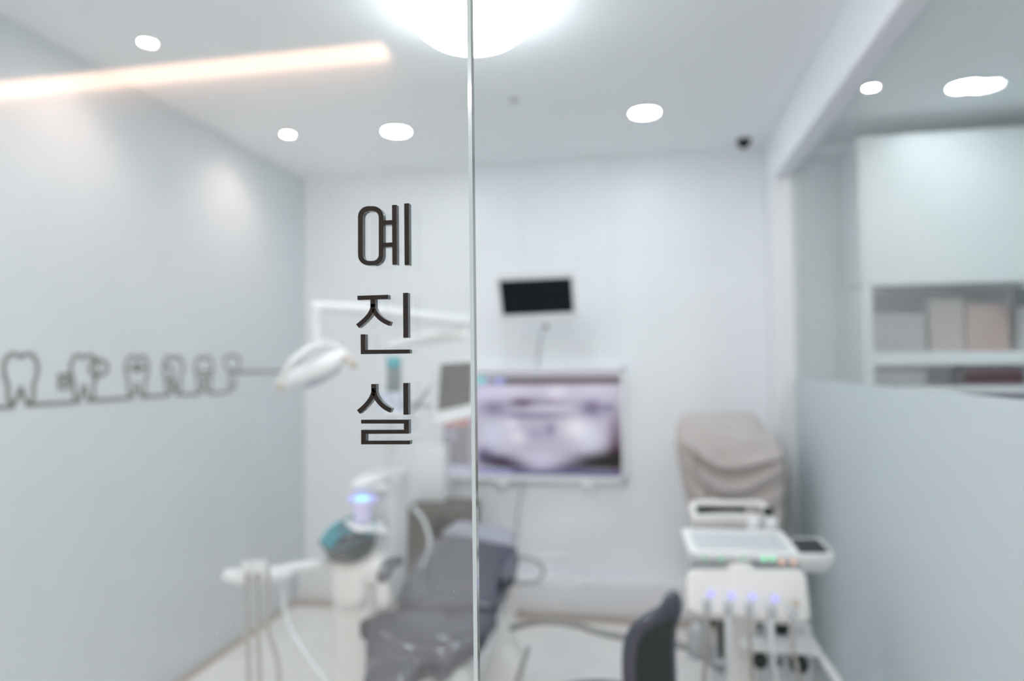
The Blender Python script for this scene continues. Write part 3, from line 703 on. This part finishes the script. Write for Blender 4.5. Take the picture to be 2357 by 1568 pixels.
mk('yoke', M['wplast'], ol, lambda b: tube(b, [at_f(648, 872, 2.06), at_f(675, 830, 2.06), at_f(715, 800, 2.12), at_f(755, 792, 2.18), at_f(785, 808, 2.2), at_f(790, 828, 2.22)], .010, 12))
mk('tip_knob', M['lampwarm'], ol, lambda b: lathe(b, at_f(645, 890, 2.08), [(.001, -.014), (.012, -.01), (.014, 0), (.01, .012), (.001, .014)], 16, axis=dirh))
mk('handle', M['lampwarm'], ol, lambda b: tube(b, [at_f(792, 818, 2.2), at_f(802, 828, 2.17), at_f(815, 842, 2.12)], lambda t: .009+.002*t))

# monitor on the unit, tilted
mf = 2.62
um = thing('unit_monitor', tuple(at_f(1045, 960, mf)), 'grey tilted monitor with pale frame just left of the glass edge', 'monitor')
Q = [at_f(1008, 826, mf+.03), at_f(1094, 822, mf+.08), at_f(1092, 956, mf), at_f(996, 980, mf-.05)]
def ql(u, v): return (Q[0]*(1-u)+Q[1]*u)*(1-v)+(Q[3]*(1-u)+Q[2]*u)*v
n_ = (Q[1]-Q[0]).cross(Q[3]-Q[0]).normalized(); n_ = -n_ if n_.y > 0 else n_
mk('housing', M['wplast'], um, lambda b: prism(b, [ql(u, v) for u, v in rrect(0, 0, 1, 1, .05, asp=.7)], -n_*.025))
mk('screen', M['offscreen'], um, lambda b: prism(b, [ql(u, v)+n_*.001 for u, v in rrect(.085, .085, .93, .80, .01, asp=.7)], -n_*.005), False)
mk('support_arm', M['lgrey'], um, lambda b: tube(b, [ql(.5, .6)-n_*.03, at_f(1040, 930, 2.75), at_f(985, 935, 2.75), at_f(950, 930, 2.62), at_f(905, 925, 2.54)], .008))
# tray on the pole with the little things in it
ut = thing('pole_tray', tuple(at_f(905, 955, 2.5)), 'small white tray on the lamp pole behind the lowest letter', 'tray')
tc_ = at_f(903, 952, 2.42)
mk('shelf', M['wplast'], ut, lambda b: box(b, (tc_.x-.05, tc_.y-.05, tc_.z-.008), (tc_.x+.055, tc_.y+.06, tc_.z+.004), bev=.004))
mk('clamp', M['lgrey'], ut, lambda b: lathe(b, (pb.x, pb.y, tc_.z), [(.015, -.018), (.024, -.016), (.024, .014), (.015, .016)], 24))
bxo = tag(mk('small_box', mat('pale_blue_box', (.66, .70, .84), .5, noise=.18, nscale=60), None, lambda b: box(b, (tc_.x-.04, tc_.y-.03, tc_.z+.0045), (tc_.x+.035, tc_.y+.02, tc_.z+.075), bev=.003)), 'pale blue patterned box on the pole tray', 'box')
bb = V((tc_.x+.008, tc_.y, tc_.z+.076))
bt = thing('pump_bottle', tuple(bb), 'small grey green bottle with teal cap behind the middle and lowest letters', 'bottle')
hgt = at_f(908, 822, 2.4).z-bb.z
mk('body', mat('grey_green_bottle', (.18, .22, .22), .3), bt, lambda b: box(b, (bb.x-.022, bb.y-.015, bb.z), (bb.x+.022, bb.y+.015, bb.z+hgt*.68), bev=.005))
mk('cap', M['teal'], bt, lambda b: box(b, (bb.x-.023, bb.y-.016, bb.z+hgt*.68), (bb.x+.023, bb.y+.016, bb.z+hgt), bev=.006))
for k, (a_, b_, c_) in enumerate(((939, 942, 975), (955, 925, 985))):
    tl = thing('hand_instrument', tuple(at_f(a_, b_+20, 2.42)), ['short grey instrument handle resting beside the pole tray, lower one', 'grey instrument handle leaning right of the lowest letter'][k], 'instrument', 'instrument handles by the tray')
    mk('handle', M['grey'], tl, lambda b: tube(b, [at_f(a_, b_+14, 2.45), at_f((a_+c_)/2, b_-6, 2.45), at_f(c_, b_-28, 2.45)], .006))
    mk('tip', M['chrome'], tl, lambda b: tube(b, [at_f(c_, b_-28, 2.45), at_f(c_+6, b_-36, 2.45), at_f(c_+12, b_-40, 2.45)], .0025))
mk('handle_rest', M['wplast'], ut, lambda b: tube(b, [V((tc_.x+.05, tc_.y, tc_.z)), at_f(948, 962, 2.45), at_f(975, 968, 2.47)], .006))

# dark side cabinet by the back wall, white case on it
kc = thing('side_cabinet', tuple(at_z(1000, 1390, .18)), 'low dark brown open cabinet behind the chair', 'cabinet')
kx0, kx1 = at_y(934, 1200, 3.42).x, at_y(1074, 1200, 3.42).x; kz = at_y(1000, 1170, 3.42).z
mk('top', M['brown'], kc, lambda b: box(b, (kx0, 3.40, kz-.05), (kx1, 3.70, kz), bev=.003), False)
for a_, b_ in ((kx0, kx0+.018), (kx1-.018, kx1)): mk('side_panel', M['brown'], kc, lambda b: box(b, (a_, 3.41, .0), (b_, 3.70, kz-.05)), False)
mk('back_panel', M['brown'], kc, lambda b: box(b, (kx0+.018, 3.68, .0), (kx1-.018, 3.695, kz-.05)), False)
mk('shelf', M['brown'], kc, lambda b: box(b, (kx0+.018, 3.43, .25), (kx1-.018, 3.68, .27)), False)
mk('door', M['brown'], kc, lambda b: box(b, (kx0+.02, 3.402, .03), (kx0+.15, 3.418, kz-.053)), False)
wc = thing('computer_case', (kx0+.08, 3.5, kz), 'plain white upright case standing on the dark cabinet', 'computer')
wx0, wx1 = at_y(940, 1100, 3.45).x, at_y(1008, 1100, 3.45).x
mk('body', M['wall'], wc, lambda b: box(b, (wx0, 3.56, kz+.006), (wx1, 3.68, kz+.30), bev=.006))
mk('foot', M['lgrey'], wc, lambda b: box(b, (wx0+.01, 3.57, kz), (wx1-.01, 3.67, kz+.006)))
tag(mk('looped_hose', M['whose'], None, lambda b: tube(b, [at_f(950, 1168, 2.7), at_f(970, 1190, 2.68), at_f(985, 1225, 2.66), at_f(988, 1262, 2.64), at_f(975, 1300, 2.64), at_f(960, 1340, 2.6)], .0085)), 'pale curved hose in front of the dark cabinet', 'hose')

# hoses on the right of the chair
tag(mk('coiled_hose', M['whose'], None, lambda b: tube(b, [at_f(1185, 1275, 2.8), at_f(1210, 1290, 2.85), at_f(1270, 1284, 2.9), at_f(1325, 1290, 2.95), at_f(1350, 1320, 2.95), at_f(1325, 1352, 2.9), at_f(1270, 1352, 2.85), at_f(1210, 1340, 2.8), at_f(1180, 1330, 2.75)], .008)), 'grey hose looping out from the right side of the chair', 'hose')
tag(mk('coiled_hose', M['hose'], None, lambda b: tube(b, [at_f(1190, 1278, 2.75), at_f(1235, 1292, 2.8), at_f(1252, 1318, 2.82), at_f(1230, 1340, 2.8), at_f(1185, 1344, 2.7)], .0065)), 'thin darker hose making a short loop beside the armrest', 'hose')
tag(mk('floor_hose', M['grey'], None, lambda b: tube(b, [at_f(1175, 1446, 2.5), at_f(1240, 1432, 2.45), at_f(1310, 1436, 2.4), at_f(1380, 1456, 2.3), at_f(1450, 1470, 2.2), at_f(1580, 1490, 2.1), at_f(1660, 1540, 2.05)], .011)), 'thick grey supply hose running from the chair to the cart', 'hose')

# ================================================================== STOOL
st = thing('operator_stool', tuple(V((at_f(1385, 1600, 1.75).x, at_f(1385, 1600, 1.75).y, 0))), 'dark navy operator stool with curved backrest in front of the cart', 'stool')
so = V((at_f(1385, 1600, 1.75).x, at_f(1385, 1600, 1.75).y, .475))
mk('seat', M['navy'], st, lambda b: lathe(b, so, [(.001, 0), (.12, .004), (.165, -.002), (.185, -.022), (.182, -.05), (.15, -.065), (.001, -.065)], 56))
mk('gas_column', M['chrome'], st, lambda b: cyl(b, so+V((0, 0, -.40)), so+V((0, 0, -.066)), .022))
def star(b):
    for k in range(5):
        a_ = 2*PI*k/5+.3; pad(b, [(V((so.x, so.y, .095)), .02, .014, (-math.sin(a_), math.cos(a_), 0)), (V((so.x+math.cos(a_)*.24, so.y+math.sin(a_)*.24, .07)), .014, .010, (-math.sin(a_), math.cos(a_), 0))], 3, 14)
mk('foot_star', M['chrome'], st, star)
for k in range(5):
    a_ = 2*PI*k/5+.3; q = V((so.x+math.cos(a_)*.245, so.y+math.sin(a_)*.245, .028)); t_ = V((-math.sin(a_), math.cos(a_), 0))*.012
    mk('caster', M['blackm'], st, lambda b: cyl(b, q-t_, q+t_, .028))
# backrest: thick curved pad, outline seen from the side
so_px = [(1551, 1358), (1566, 1368), (1572, 1395), (1566, 1425), (1558, 1450), (1556, 1500), (1558, 1560), (1560, 1620), (1545, 1665), (1505, 1685), (1462, 1660), (1440, 1610), (1432, 1560), (1432, 1500), (1440, 1462), (1458, 1432), (1490, 1408), (1518, 1392), (1532, 1368)]
def inflate(b, pts, f, th, curve=0, inset=.0, steps=((1, 0), (.985, .45), (.95, .8), (.88, 1)), mi=0):
    P = crom([V((x, y, 0)) for x, y in pts]+[V((*pts[0], 0))], 5)[:-1]
    cx = sum(p.x for p in P)/len(P); cy = sum(p.y for p in P)/len(P)
    rings = []
    seq = [(s, -h) for s, h in reversed(steps)]+[(s, h) for s, h in steps[1:]]
    for s, h in seq:
        ring = []
        for p in P:
            X = cx+(p.x-cx)*s; Y = cy+(p.y-cy)*s
            ring.append(at_f(X, Y, f+h*th + curve*((X-cx)/100)**2))
        rings.append(ring)
    loft(b, rings, mi=mi)
mk('backrest', M['navy'], st, lambda b: inflate(b, so_px, 1.70, .030, steps=((1, 0), (.98, .45), (.93, .8), (.85, 1))))
in_px = [(1556, 1418), (1550, 1450), (1547, 1500), (1549, 1560), (1548, 1610), (1532, 1645), (1505, 1655), (1480, 1635), (1466, 1590), (1462, 1540), (1466, 1500), (1478, 1465), (1505, 1440), (1535, 1424)]
o = mk('back_cover', M['dgreen'], st, lambda b: inflate(b, in_px, 1.673, .012, steps=((1, 0), (.97, .6), (.9, 1)))); o['label'] = 'matt dark grey-green back cover'
mk('back_bracket', M['blackm'], st, lambda b: tube(b, [at_f(1508, 1650, 1.70), at_f(1505, 1720, 1.70), V((so.x+.08, so.y, .40)), V((so.x, so.y, .405))], .014))

# ================================================================== COVERED MACHINE
cm = thing('covered_machine', (.4, 3.05, 0), 'tall machine draped in a wrinkled grey brown dust cover', 'covered machine')
def covermesh(b):
    tops = [at_f(1557, 960, 2.88), at_f(1810, 1042, 2.82), at_f(1735, 948, 3.40), at_f(1572, 951, 3.42)]
    mids = [at_f(1553, 1020, 2.84), at_f(1814, 1075, 2.80), at_f(1812, 1075, 3.42), at_f(1575, 1060, 3.42)]
    bots = [at_f(1612, 1290, 2.95), at_f(1806, 1290, 2.86), at_f(1800, 1270, 3.40), at_f(1620, 1262, 3.40)]
    floorz = [V((p.x, p.y, .28)) for p in bots]
    n = 26; rings = []; H = 44
    def side(s, h, k):
        # folds only as displacement along the outward normal
        d = 0
        if k == 0:
            for h0, dep, wd, am in ((.05, .20, .035, .016), (.16, .24, .04, .014), (.34, .20, .05, .010), (.50, .18, .05, .009), (.62, .14, .045, .008)):
                hh = h0+dep*math.sin(PI*min(1, s**.8))*.9
                d += 1.9*am*math.exp(-((h-hh)/wd)**2)*(math.sin(PI*s)**.5)
                d -= am*1.3*math.exp(-((h-hh-wd*1.4)/wd)**2)*(math.sin(PI*s)**.5)
            for s0, sl, am in ((.06, .30, .012), (.14, .38, .012), (.24, .40, .010)):
                ss = s0+sl*h; d += 1.6*am*math.exp(-((s-ss)/.03)**2)*min(1, h*3)
        else: d += .008*math.sin(s*17+h*5+k)*min(1, h*3)
        return d
    for iv in range(H+1):
        h = iv/H; ring = []
        cs = []
        for q in range(4):
            if h < .15: t = h/.15; c = tops[q].lerp(mids[q], t)
            elif h < .8: t = (h-.15)/.65; c = mids[q].lerp(bots[q], t)
            else: t = (h-.8)/.2; c = bots[q].lerp(floorz[q], t)
            cs.append(c)
        ctr = sum(cs, V((0, 0, 0)))/4
        for q in range(4):
            a_, c_ = cs[q], cs[(q+1) % 4]
            e = (c_-a_); nn = V((e.y, -e.x, 0)).normalized()
            for i in range(n):
                s = i/n; p = a_.lerp(c_, s)
                # rounded corners: pull toward the centre close to corners
                cr = min(s, 1-s); k = max(0, 1-cr/.06); p = p.lerp(ctr, .06*k*k)
                p = p+nn*side(s, h, q)
                if h < .04: p = p.lerp(ctr, .03*(1-h/.04))
                ring.append(p)
        rings.append(ring)
    # top, sagging a little
    top = rings[0]; c = sum(top, V((0, 0, 0)))/len(top)
    inner = []
    for k in (.02, .3, .6, .85):
        inner.append([c.lerp(p, k)-V((0, 0, .012*(1-k))) + V((0, 0, .006*math.sin(12*p.x+20*p.y*k))) for p in top])
    loft(b, inner+rings, cap=True)
mk('dust_cover', M['cloth'], cm, covermesh)
mk('machine_body', M['blackm'], cm, lambda b: box(b, (.31, 2.98, .05), (.56, 3.25, .60), bev=.02))
mk('machine_foot', M['lgrey'], cm, lambda b: box(b, (.27, 2.96, 0), (.59, 3.30, .05), bev=.012))

# ================================================================== DELIVERY CART
F0 = 1.98
ct = thing('delivery_cart', (.37, 2.0, 0), 'white dental delivery cart with tray and five lit instrument holders', 'dental cart')
def cz(px, py, z): return at_z(px, py, z)
# tray top
zt = .80
T = [at_z(1566, 1216, zt+.02), at_z(1798, 1222, zt+.02), at_z(1846, 1278, zt), at_z(1588, 1272, zt)]
def bil(T, u, v): return (T[0]*(1-u)+T[1]*u)*(1-v)+(T[3]*(1-u)+T[2]*u)*v
mk('tray_rim', M['wplast'], ct, lambda b: prism(b, [bil(T, u, v) for u, v in rrect(0, 0, 1, 1, .05, asp=1.6)], (0, 0, -.018)))
mk('tray_mat', M['lgrey'], ct, lambda b: prism(b, [bil(T, u, v)+V((0, 0, .0012)) for u, v in rrect(.08, .16, .93, .84, .03)], (0, 0, -.004)), False)
# rear handle on the tray
hb = .82
def handle(b):
    a_, c_ = at_f(1602, 1160, 2.40), at_f(1752, 1162, 2.40)
    tube(b, [at_f(1606, 1206, 2.34), at_f(1596, 1180, 2.36), a_, at_f(1680, 1160, 2.40), c_, at_f(1762, 1180, 2.36), at_f(1760, 1206, 2.34)], .012, 12)
    pad(b, [(at_f(1602, 1198, 2.34), .02, .014, (0, 0, 1)), (at_f(1680, 1196, 2.34), .022, .014, (0, 0, 1)), (at_f(1750, 1198, 2.34), .02, .014, (0, 0, 1))], 3)
mk('rear_handle', M['wplast2'], ct, handle)
mk('handle_recess', M['blackm'], ct, lambda b: prism(b, [at_f(1592, 1162, 2.42), at_f(1716, 1164, 2.42), at_f(1716, 1196, 2.40), at_f(1594, 1204, 2.40)], (0, .02, 0)), False)
for px in (1736, 1776):
    mk('dial', M['wplast'], ct, lambda b: lathe(b, at_f(px, 1212, 2.28), [(.020, -.025), (.022, 0), (.02, .024), (.014, .03), (.001, .031)], 24))
mk('black_knob', M['blackm'], ct, lambda b: lathe(b, at_f(1768, 1180, 2.30), [(.008, -.02), (.008, -.008), (.016, -.006), (.018, .008), (.012, .016), (.001, .017)], 24))
# body below the tray
B4 = [at_z(1590, 1240, .78), at_z(1800, 1244, .78), at_z(1842, 1290, .775), at_z(1586, 1286, .775)]
def shear(b):
    rings = []
    for z, k in ((.782, .98), (.765, 1.0), (.74, 1.0), (.735, .97)):
        rings.append([V((p.x, p.y, z)) for p in (bil(B4, .5+(u-.5)*k, .5+(v-.5)*k) for u, v in rrect(0, 0, 1, 1, .06))])
    loft(b, rings)
mk('control_housing', M['lgrey'], ct, shear)
# LED keys
fc = at_f(1700, 1290, 1.90)
for i, (px, mm, wv) in enumerate(((1622, 'green2', 9), (1660, 'green2', 12), (1708, 'green2', 9), (1758, 'green', 10), (1778, 'green', 9), (1800, 'amber', 9), (1826, 'amber', 8))):
    c = at_f(px, 1286 if i < 5 else 1294, 1.885)
    mk('indicator', M[mm], ct, lambda b: box(b, c-V((wv/1571*.9, .004, .006)), c+V((wv/1571*.9, .004, .006)), rz=.1, bev=.002))
# front panel (rounded) with holders
FP = [at_f(1582, 1308, 1.88), at_f(1858, 1308, 1.86), at_f(1872, 1436, 1.80), at_f(1582, 1416, 1.82)]
fn_ = (FP[1]-FP[0]).cross(FP[3]-FP[0]).normalized(); fn_ = -fn_ if fn_.y > 0 else fn_
def fpanel(b):
    rings = []
    for k, d in ((.93, .0), (.97, .006), (1, .014), (1, .05), (.97, .06)):
        rings.append([bil(FP, .5+(u-.5)*k, .5+(v-.5)*(k if k == 1 else k-.03))-fn_*d for u, v in rrect(0, 0, 1, 1, .10, 7, 1.7)])
    loft(b, rings)
mk('front_panel', M['wplast2'], ct, fpanel)
for i, (px, py, lit) in enumerate(((1636, 1368, 1), (1684, 1372, 1), (1732, 1374, 1), (1783, 1379, 1), (1831, 1389, 0))):
    p = at_f(px, py, 1.795)
    mk('holder_light' if lit else 'holder_end', M['lilac'] if lit else M['lampwarm'], ct, lambda b: lathe(b, p, [(.001, -.005), (.008, -.004), (.010, .003), (.007, .009), (.001, .010)], 18, axis=(0, -.8, .5)))
    q = at_f(px-8, py+28, 1.80)
    mk('holder', M['lgrey'], ct, lambda b: lathe(b, q, [(.006, -.016), (.010, -.010), (.011, .014), (.007, .02), (.006, .02)], 18))
    h = mk('handpiece_hose', M['hose'] if i % 2 == 0 else M['whose'], ct, lambda b: tube(b, [at_f(px-8, py+44, 1.80), at_f(px-7, py+90, 1.79), at_f(px-10+3*i, py+140, 1.80), at_f(px-16+8*i, py+210, 1.84), at_f(px-10+6*i, py+260, 1.9)], .0055))
    mk('coupling', M['chrome'], h, lambda b: cyl(b, at_f(px-8, py+30, 1.80), at_f(px-8, py+46, 1.80), .0065, n=16))
# column, lower shelf, legs
cc_ = at_f(1706, 1480, 2.0)
mk('column', M['wplast2'], ct, lambda b: pad(b, [(V((cc_.x, cc_.y, .74)), .045, .04, (1, 0, 0)), (V((cc_.x, cc_.y, .5)), .046, .04, (1, 0, 0)), (V((cc_.x, cc_.y, .09)), .05, .045, (1, 0, 0))], 4))
mk('lower_shelf', M['wplast'], ct, lambda b: box(b, (cc_.x-.01, cc_.y-.10, .545), (cc_.x+.20, cc_.y+.12, .57), bev=.01))
mk('valve_block', M['lgrey'], ct, lambda b: box(b, (cc_.x+.03, cc_.y-.04, .40), (cc_.x+.19, cc_.y+.08, .545), bev=.012))
for (px, py, r, f) in ((1636, 1432, .013, 2.0), (1744, 1440, .015, 1.98), (1800, 1446, .020, 1.97), (1749, 1522, .022, 1.9), (1790, 1525, .012, 1.9), (1840, 1530, .026, 1.88)):
    p = at_f(px, py, f)
    mk('knob', M['blackm'], ct, lambda b: lathe(b, p, [(.001, -r*.8), (r*.8, -r*.7), (r, 0), (r*.75, r*.7), (.001, r*.8)], 20, axis=(.1, -1, .2)))
tag(mk('water_bottle', mat('clear_grey_bottle', (.40, .41, .42), .25, coat=.5), None, lambda b: lathe(b, at_f(1610, 1482, 2.08), [(.001, -.03), (.030, -.028), (.036, -.01), (.036, .035), (.024, .058), (.014, .064), (.014, .075), (.001, .075)], 28)), 'grey water bottle under the left side of the cart', 'bottle')
mk('bottle_bracket', M['lgrey'], ct, lambda b: (tube(b, [at_f(1611, 1500, 2.08), at_f(1640, 1520, 2.06), at_f(1690, 1530, 2.02)], .008), lathe(b, at_f(1610, 1483, 2.08)+V((0, 0, -.0365)), [(.001, 0), (.038, 0), (.038, .005), (.001, .005)], 24)))
mk('side_rail', M['wplast'], ct, lambda b: tube(b, [at_f(1858, 1440, 1.95), at_f(1862, 1470, 1.95), at_f(1895, 1520, 1.90), at_f(1945, 1590, 1.86), at_f(1990, 1650, 1.84)], .012, 14))
def starc(b):
    for k in range(5):
        a_ = 2*PI*k/5+.9; pad(b, [(V((cc_.x, cc_.y, .09)), .03, .018, (-math.sin(a_), math.cos(a_), 0)), (V((cc_.x+math.cos(a_)*.22, cc_.y+math.sin(a_)*.22, .075)), .02, .012, (-math.sin(a_), math.cos(a_), 0))], 3, 14)
mk('foot_star', M['wplast'], ct, starc)
for k in range(5):
    a_ = 2*PI*k/5+.9; q = V((cc_.x+math.cos(a_)*.225, cc_.y+math.sin(a_)*.225, .03)); t_ = V((-math.sin(a_), math.cos(a_), 0))*.012
    mk('caster', M['blackm'], ct, lambda b: cyl(b, q-t_, q+t_, .03))
# side bin with black tray
SB = [at_z(1820, 1244, .80), at_z(1884, 1243, .80), at_z(1914, 1276, .80), at_z(1838, 1276, .80)]
def bowl2(b):
    rings = []
    for z, k in ((.80, 1.0), (.804, 1.03), (.80, 1.08), (.785, 1.08), (.765, .95), (.745, .75), (.735, .45)):
        rings.append([V((p.x, p.y, z)) for p in (bil(SB, .5+(u-.5)*k*1.12, .5+(v-.5)*k*1.12) for u, v in rrect(0, 0, 1, 1, .15, 6, 1))])
    loft(b, rings)
mk('side_bin', M['wplast'], ct, bowl2)
mk('bin_lining', M['blackm'], ct, lambda b: prism(b, [bil(SB, u, v)+V((0, 0, .0035)) for u, v in rrect(-.02, .0, .97, .92, .08)], (0, 0, -.004)), False)
mk('bin_arm', M['wplast'], ct, lambda b: tube(b, [at_f(1835, 1300, 2.0), at_f(1860, 1296, 1.98), at_f(1880, 1296, 1.97)], .014))

# ================================================================== STORAGE BEYOND THE PARTITION
CY = 3.45
sx0 = at_y(1983, 700, CY).x; sx1 = at_y(2368, 700, CY).x
zb = at_y(2100, 650, CY).z
uc = thing('storage_cabinet', (sx0+.6, 3.6, 0), 'tall white storage cabinet with open shelves beyond the glass partition', 'cabinet')
xs1 = 2.6
mk('body', M['cabw'], uc, lambda b: box(b, (sx0, CY+.02, zb), (xs1, WB-.10, 2.415)), False)
for a_, b_ in ((sx0, sx0+.90), (sx0+.904, xs1)):
    mk('door', M['cabw'], uc, lambda b: box(b, (a_, CY, zb-.01), (b_, CY+.018, 2.41), bev=.002), False)
zs1 = at_y(2100, 811, CY).z; zs0 = at_y(2100, 841, CY).z; xl = at_y(2009, 750, CY).x; xr = sx1-.0
mk('side_panel', M['cabw'], uc, lambda b: box(b, (sx0, CY, 0), (xl, WB-.005, zb-.012)), False)
mk('side_panel', M['cabw'], uc, lambda b: box(b, (xr-.01, CY, 0), (xr+.04, WB-.005, zb-.012)), False)
mk('shelf', M['cabw'], uc, lambda b: box(b, (xl, CY+.001, zs0), (xr-.011, WB-.005, zs1), bev=.003), False)
mk('back_board', M['beige'], uc, lambda b: box(b, (xl, WB-.02, 0), (xr-.011, WB-.006, zb-.012)), False)
zc = at_y(2200, 890, CY).z
mk('shelf', M['cabw'], uc, lambda b: box(b, (xl, CY+.001, zc-.03), (xr-.011, WB-.021, zc), bev=.003), False)
mk('lower_door', M['cabw'], uc, lambda b: box(b, (xl+.001, CY, .08), (xr-.011, CY+.018, zc-.15), bev=.002), False)
mk('sink_counter', M['wplast'], uc, lambda b: box(b, (xl+.001, CY-.03, .80), (xr-.011, CY+.0, .86), bev=.01), False)
def carton(name, px0, py0, px1, py1, m, label, dy=.06, dep=.14):
    a_ = at_y(px0, py1, CY+dy); b_ = at_y(px1, py0, CY+dy)
    z0 = {1: zs1, 0: zc}[1 if py1 < 815 else 0]+.001
    t = thing(name, ((a_.x+b_.x)/2, CY+dy+dep/2, z0), label, 'box')
    mk('carton', m, t, lambda b: box(b, (a_.x, CY+dy, z0), (b_.x, CY+dy+dep, b_.z), bev=.003), False)
    mk('lid', m, t, lambda b: box(b, (a_.x-.002, CY+dy-.002, b_.z), (b_.x+.002, CY+dy+dep+.002, b_.z+.006), bev=.001), False)
carton('storage_box', 2012, 722, 2130, 806, M['beige2'], 'wide grey box at the left of the upper open shelf', .06)
carton('storage_box', 2142, 690, 2218, 806, M['beige'], 'tall beige box in the middle of the upper open shelf', .06)
carton('storage_box', 2226, 700, 2322, 806, M['rose'], 'rose beige box at the right of the upper open shelf', .06)
carton('storage_box', 2228, 850, 2352, 889, M['maroon'], 'dark maroon box on the lower open shelf', .03)
carton('storage_box', 2016, 852, 2130, 889, M['beige2'], 'low grey box at the left of the lower open shelf', .06)
o = tag(mk('wall_box', M['blackm'], None, lambda b: box(b, at_y(2338, 690, CY-.03)+V((0, -.0, -.03)), at_y(2352, 660, CY-.03)+V((.03, .029, 0)), bev=.006)), 'small black wall unit at the right edge under the upper cabinet', 'wall unit')
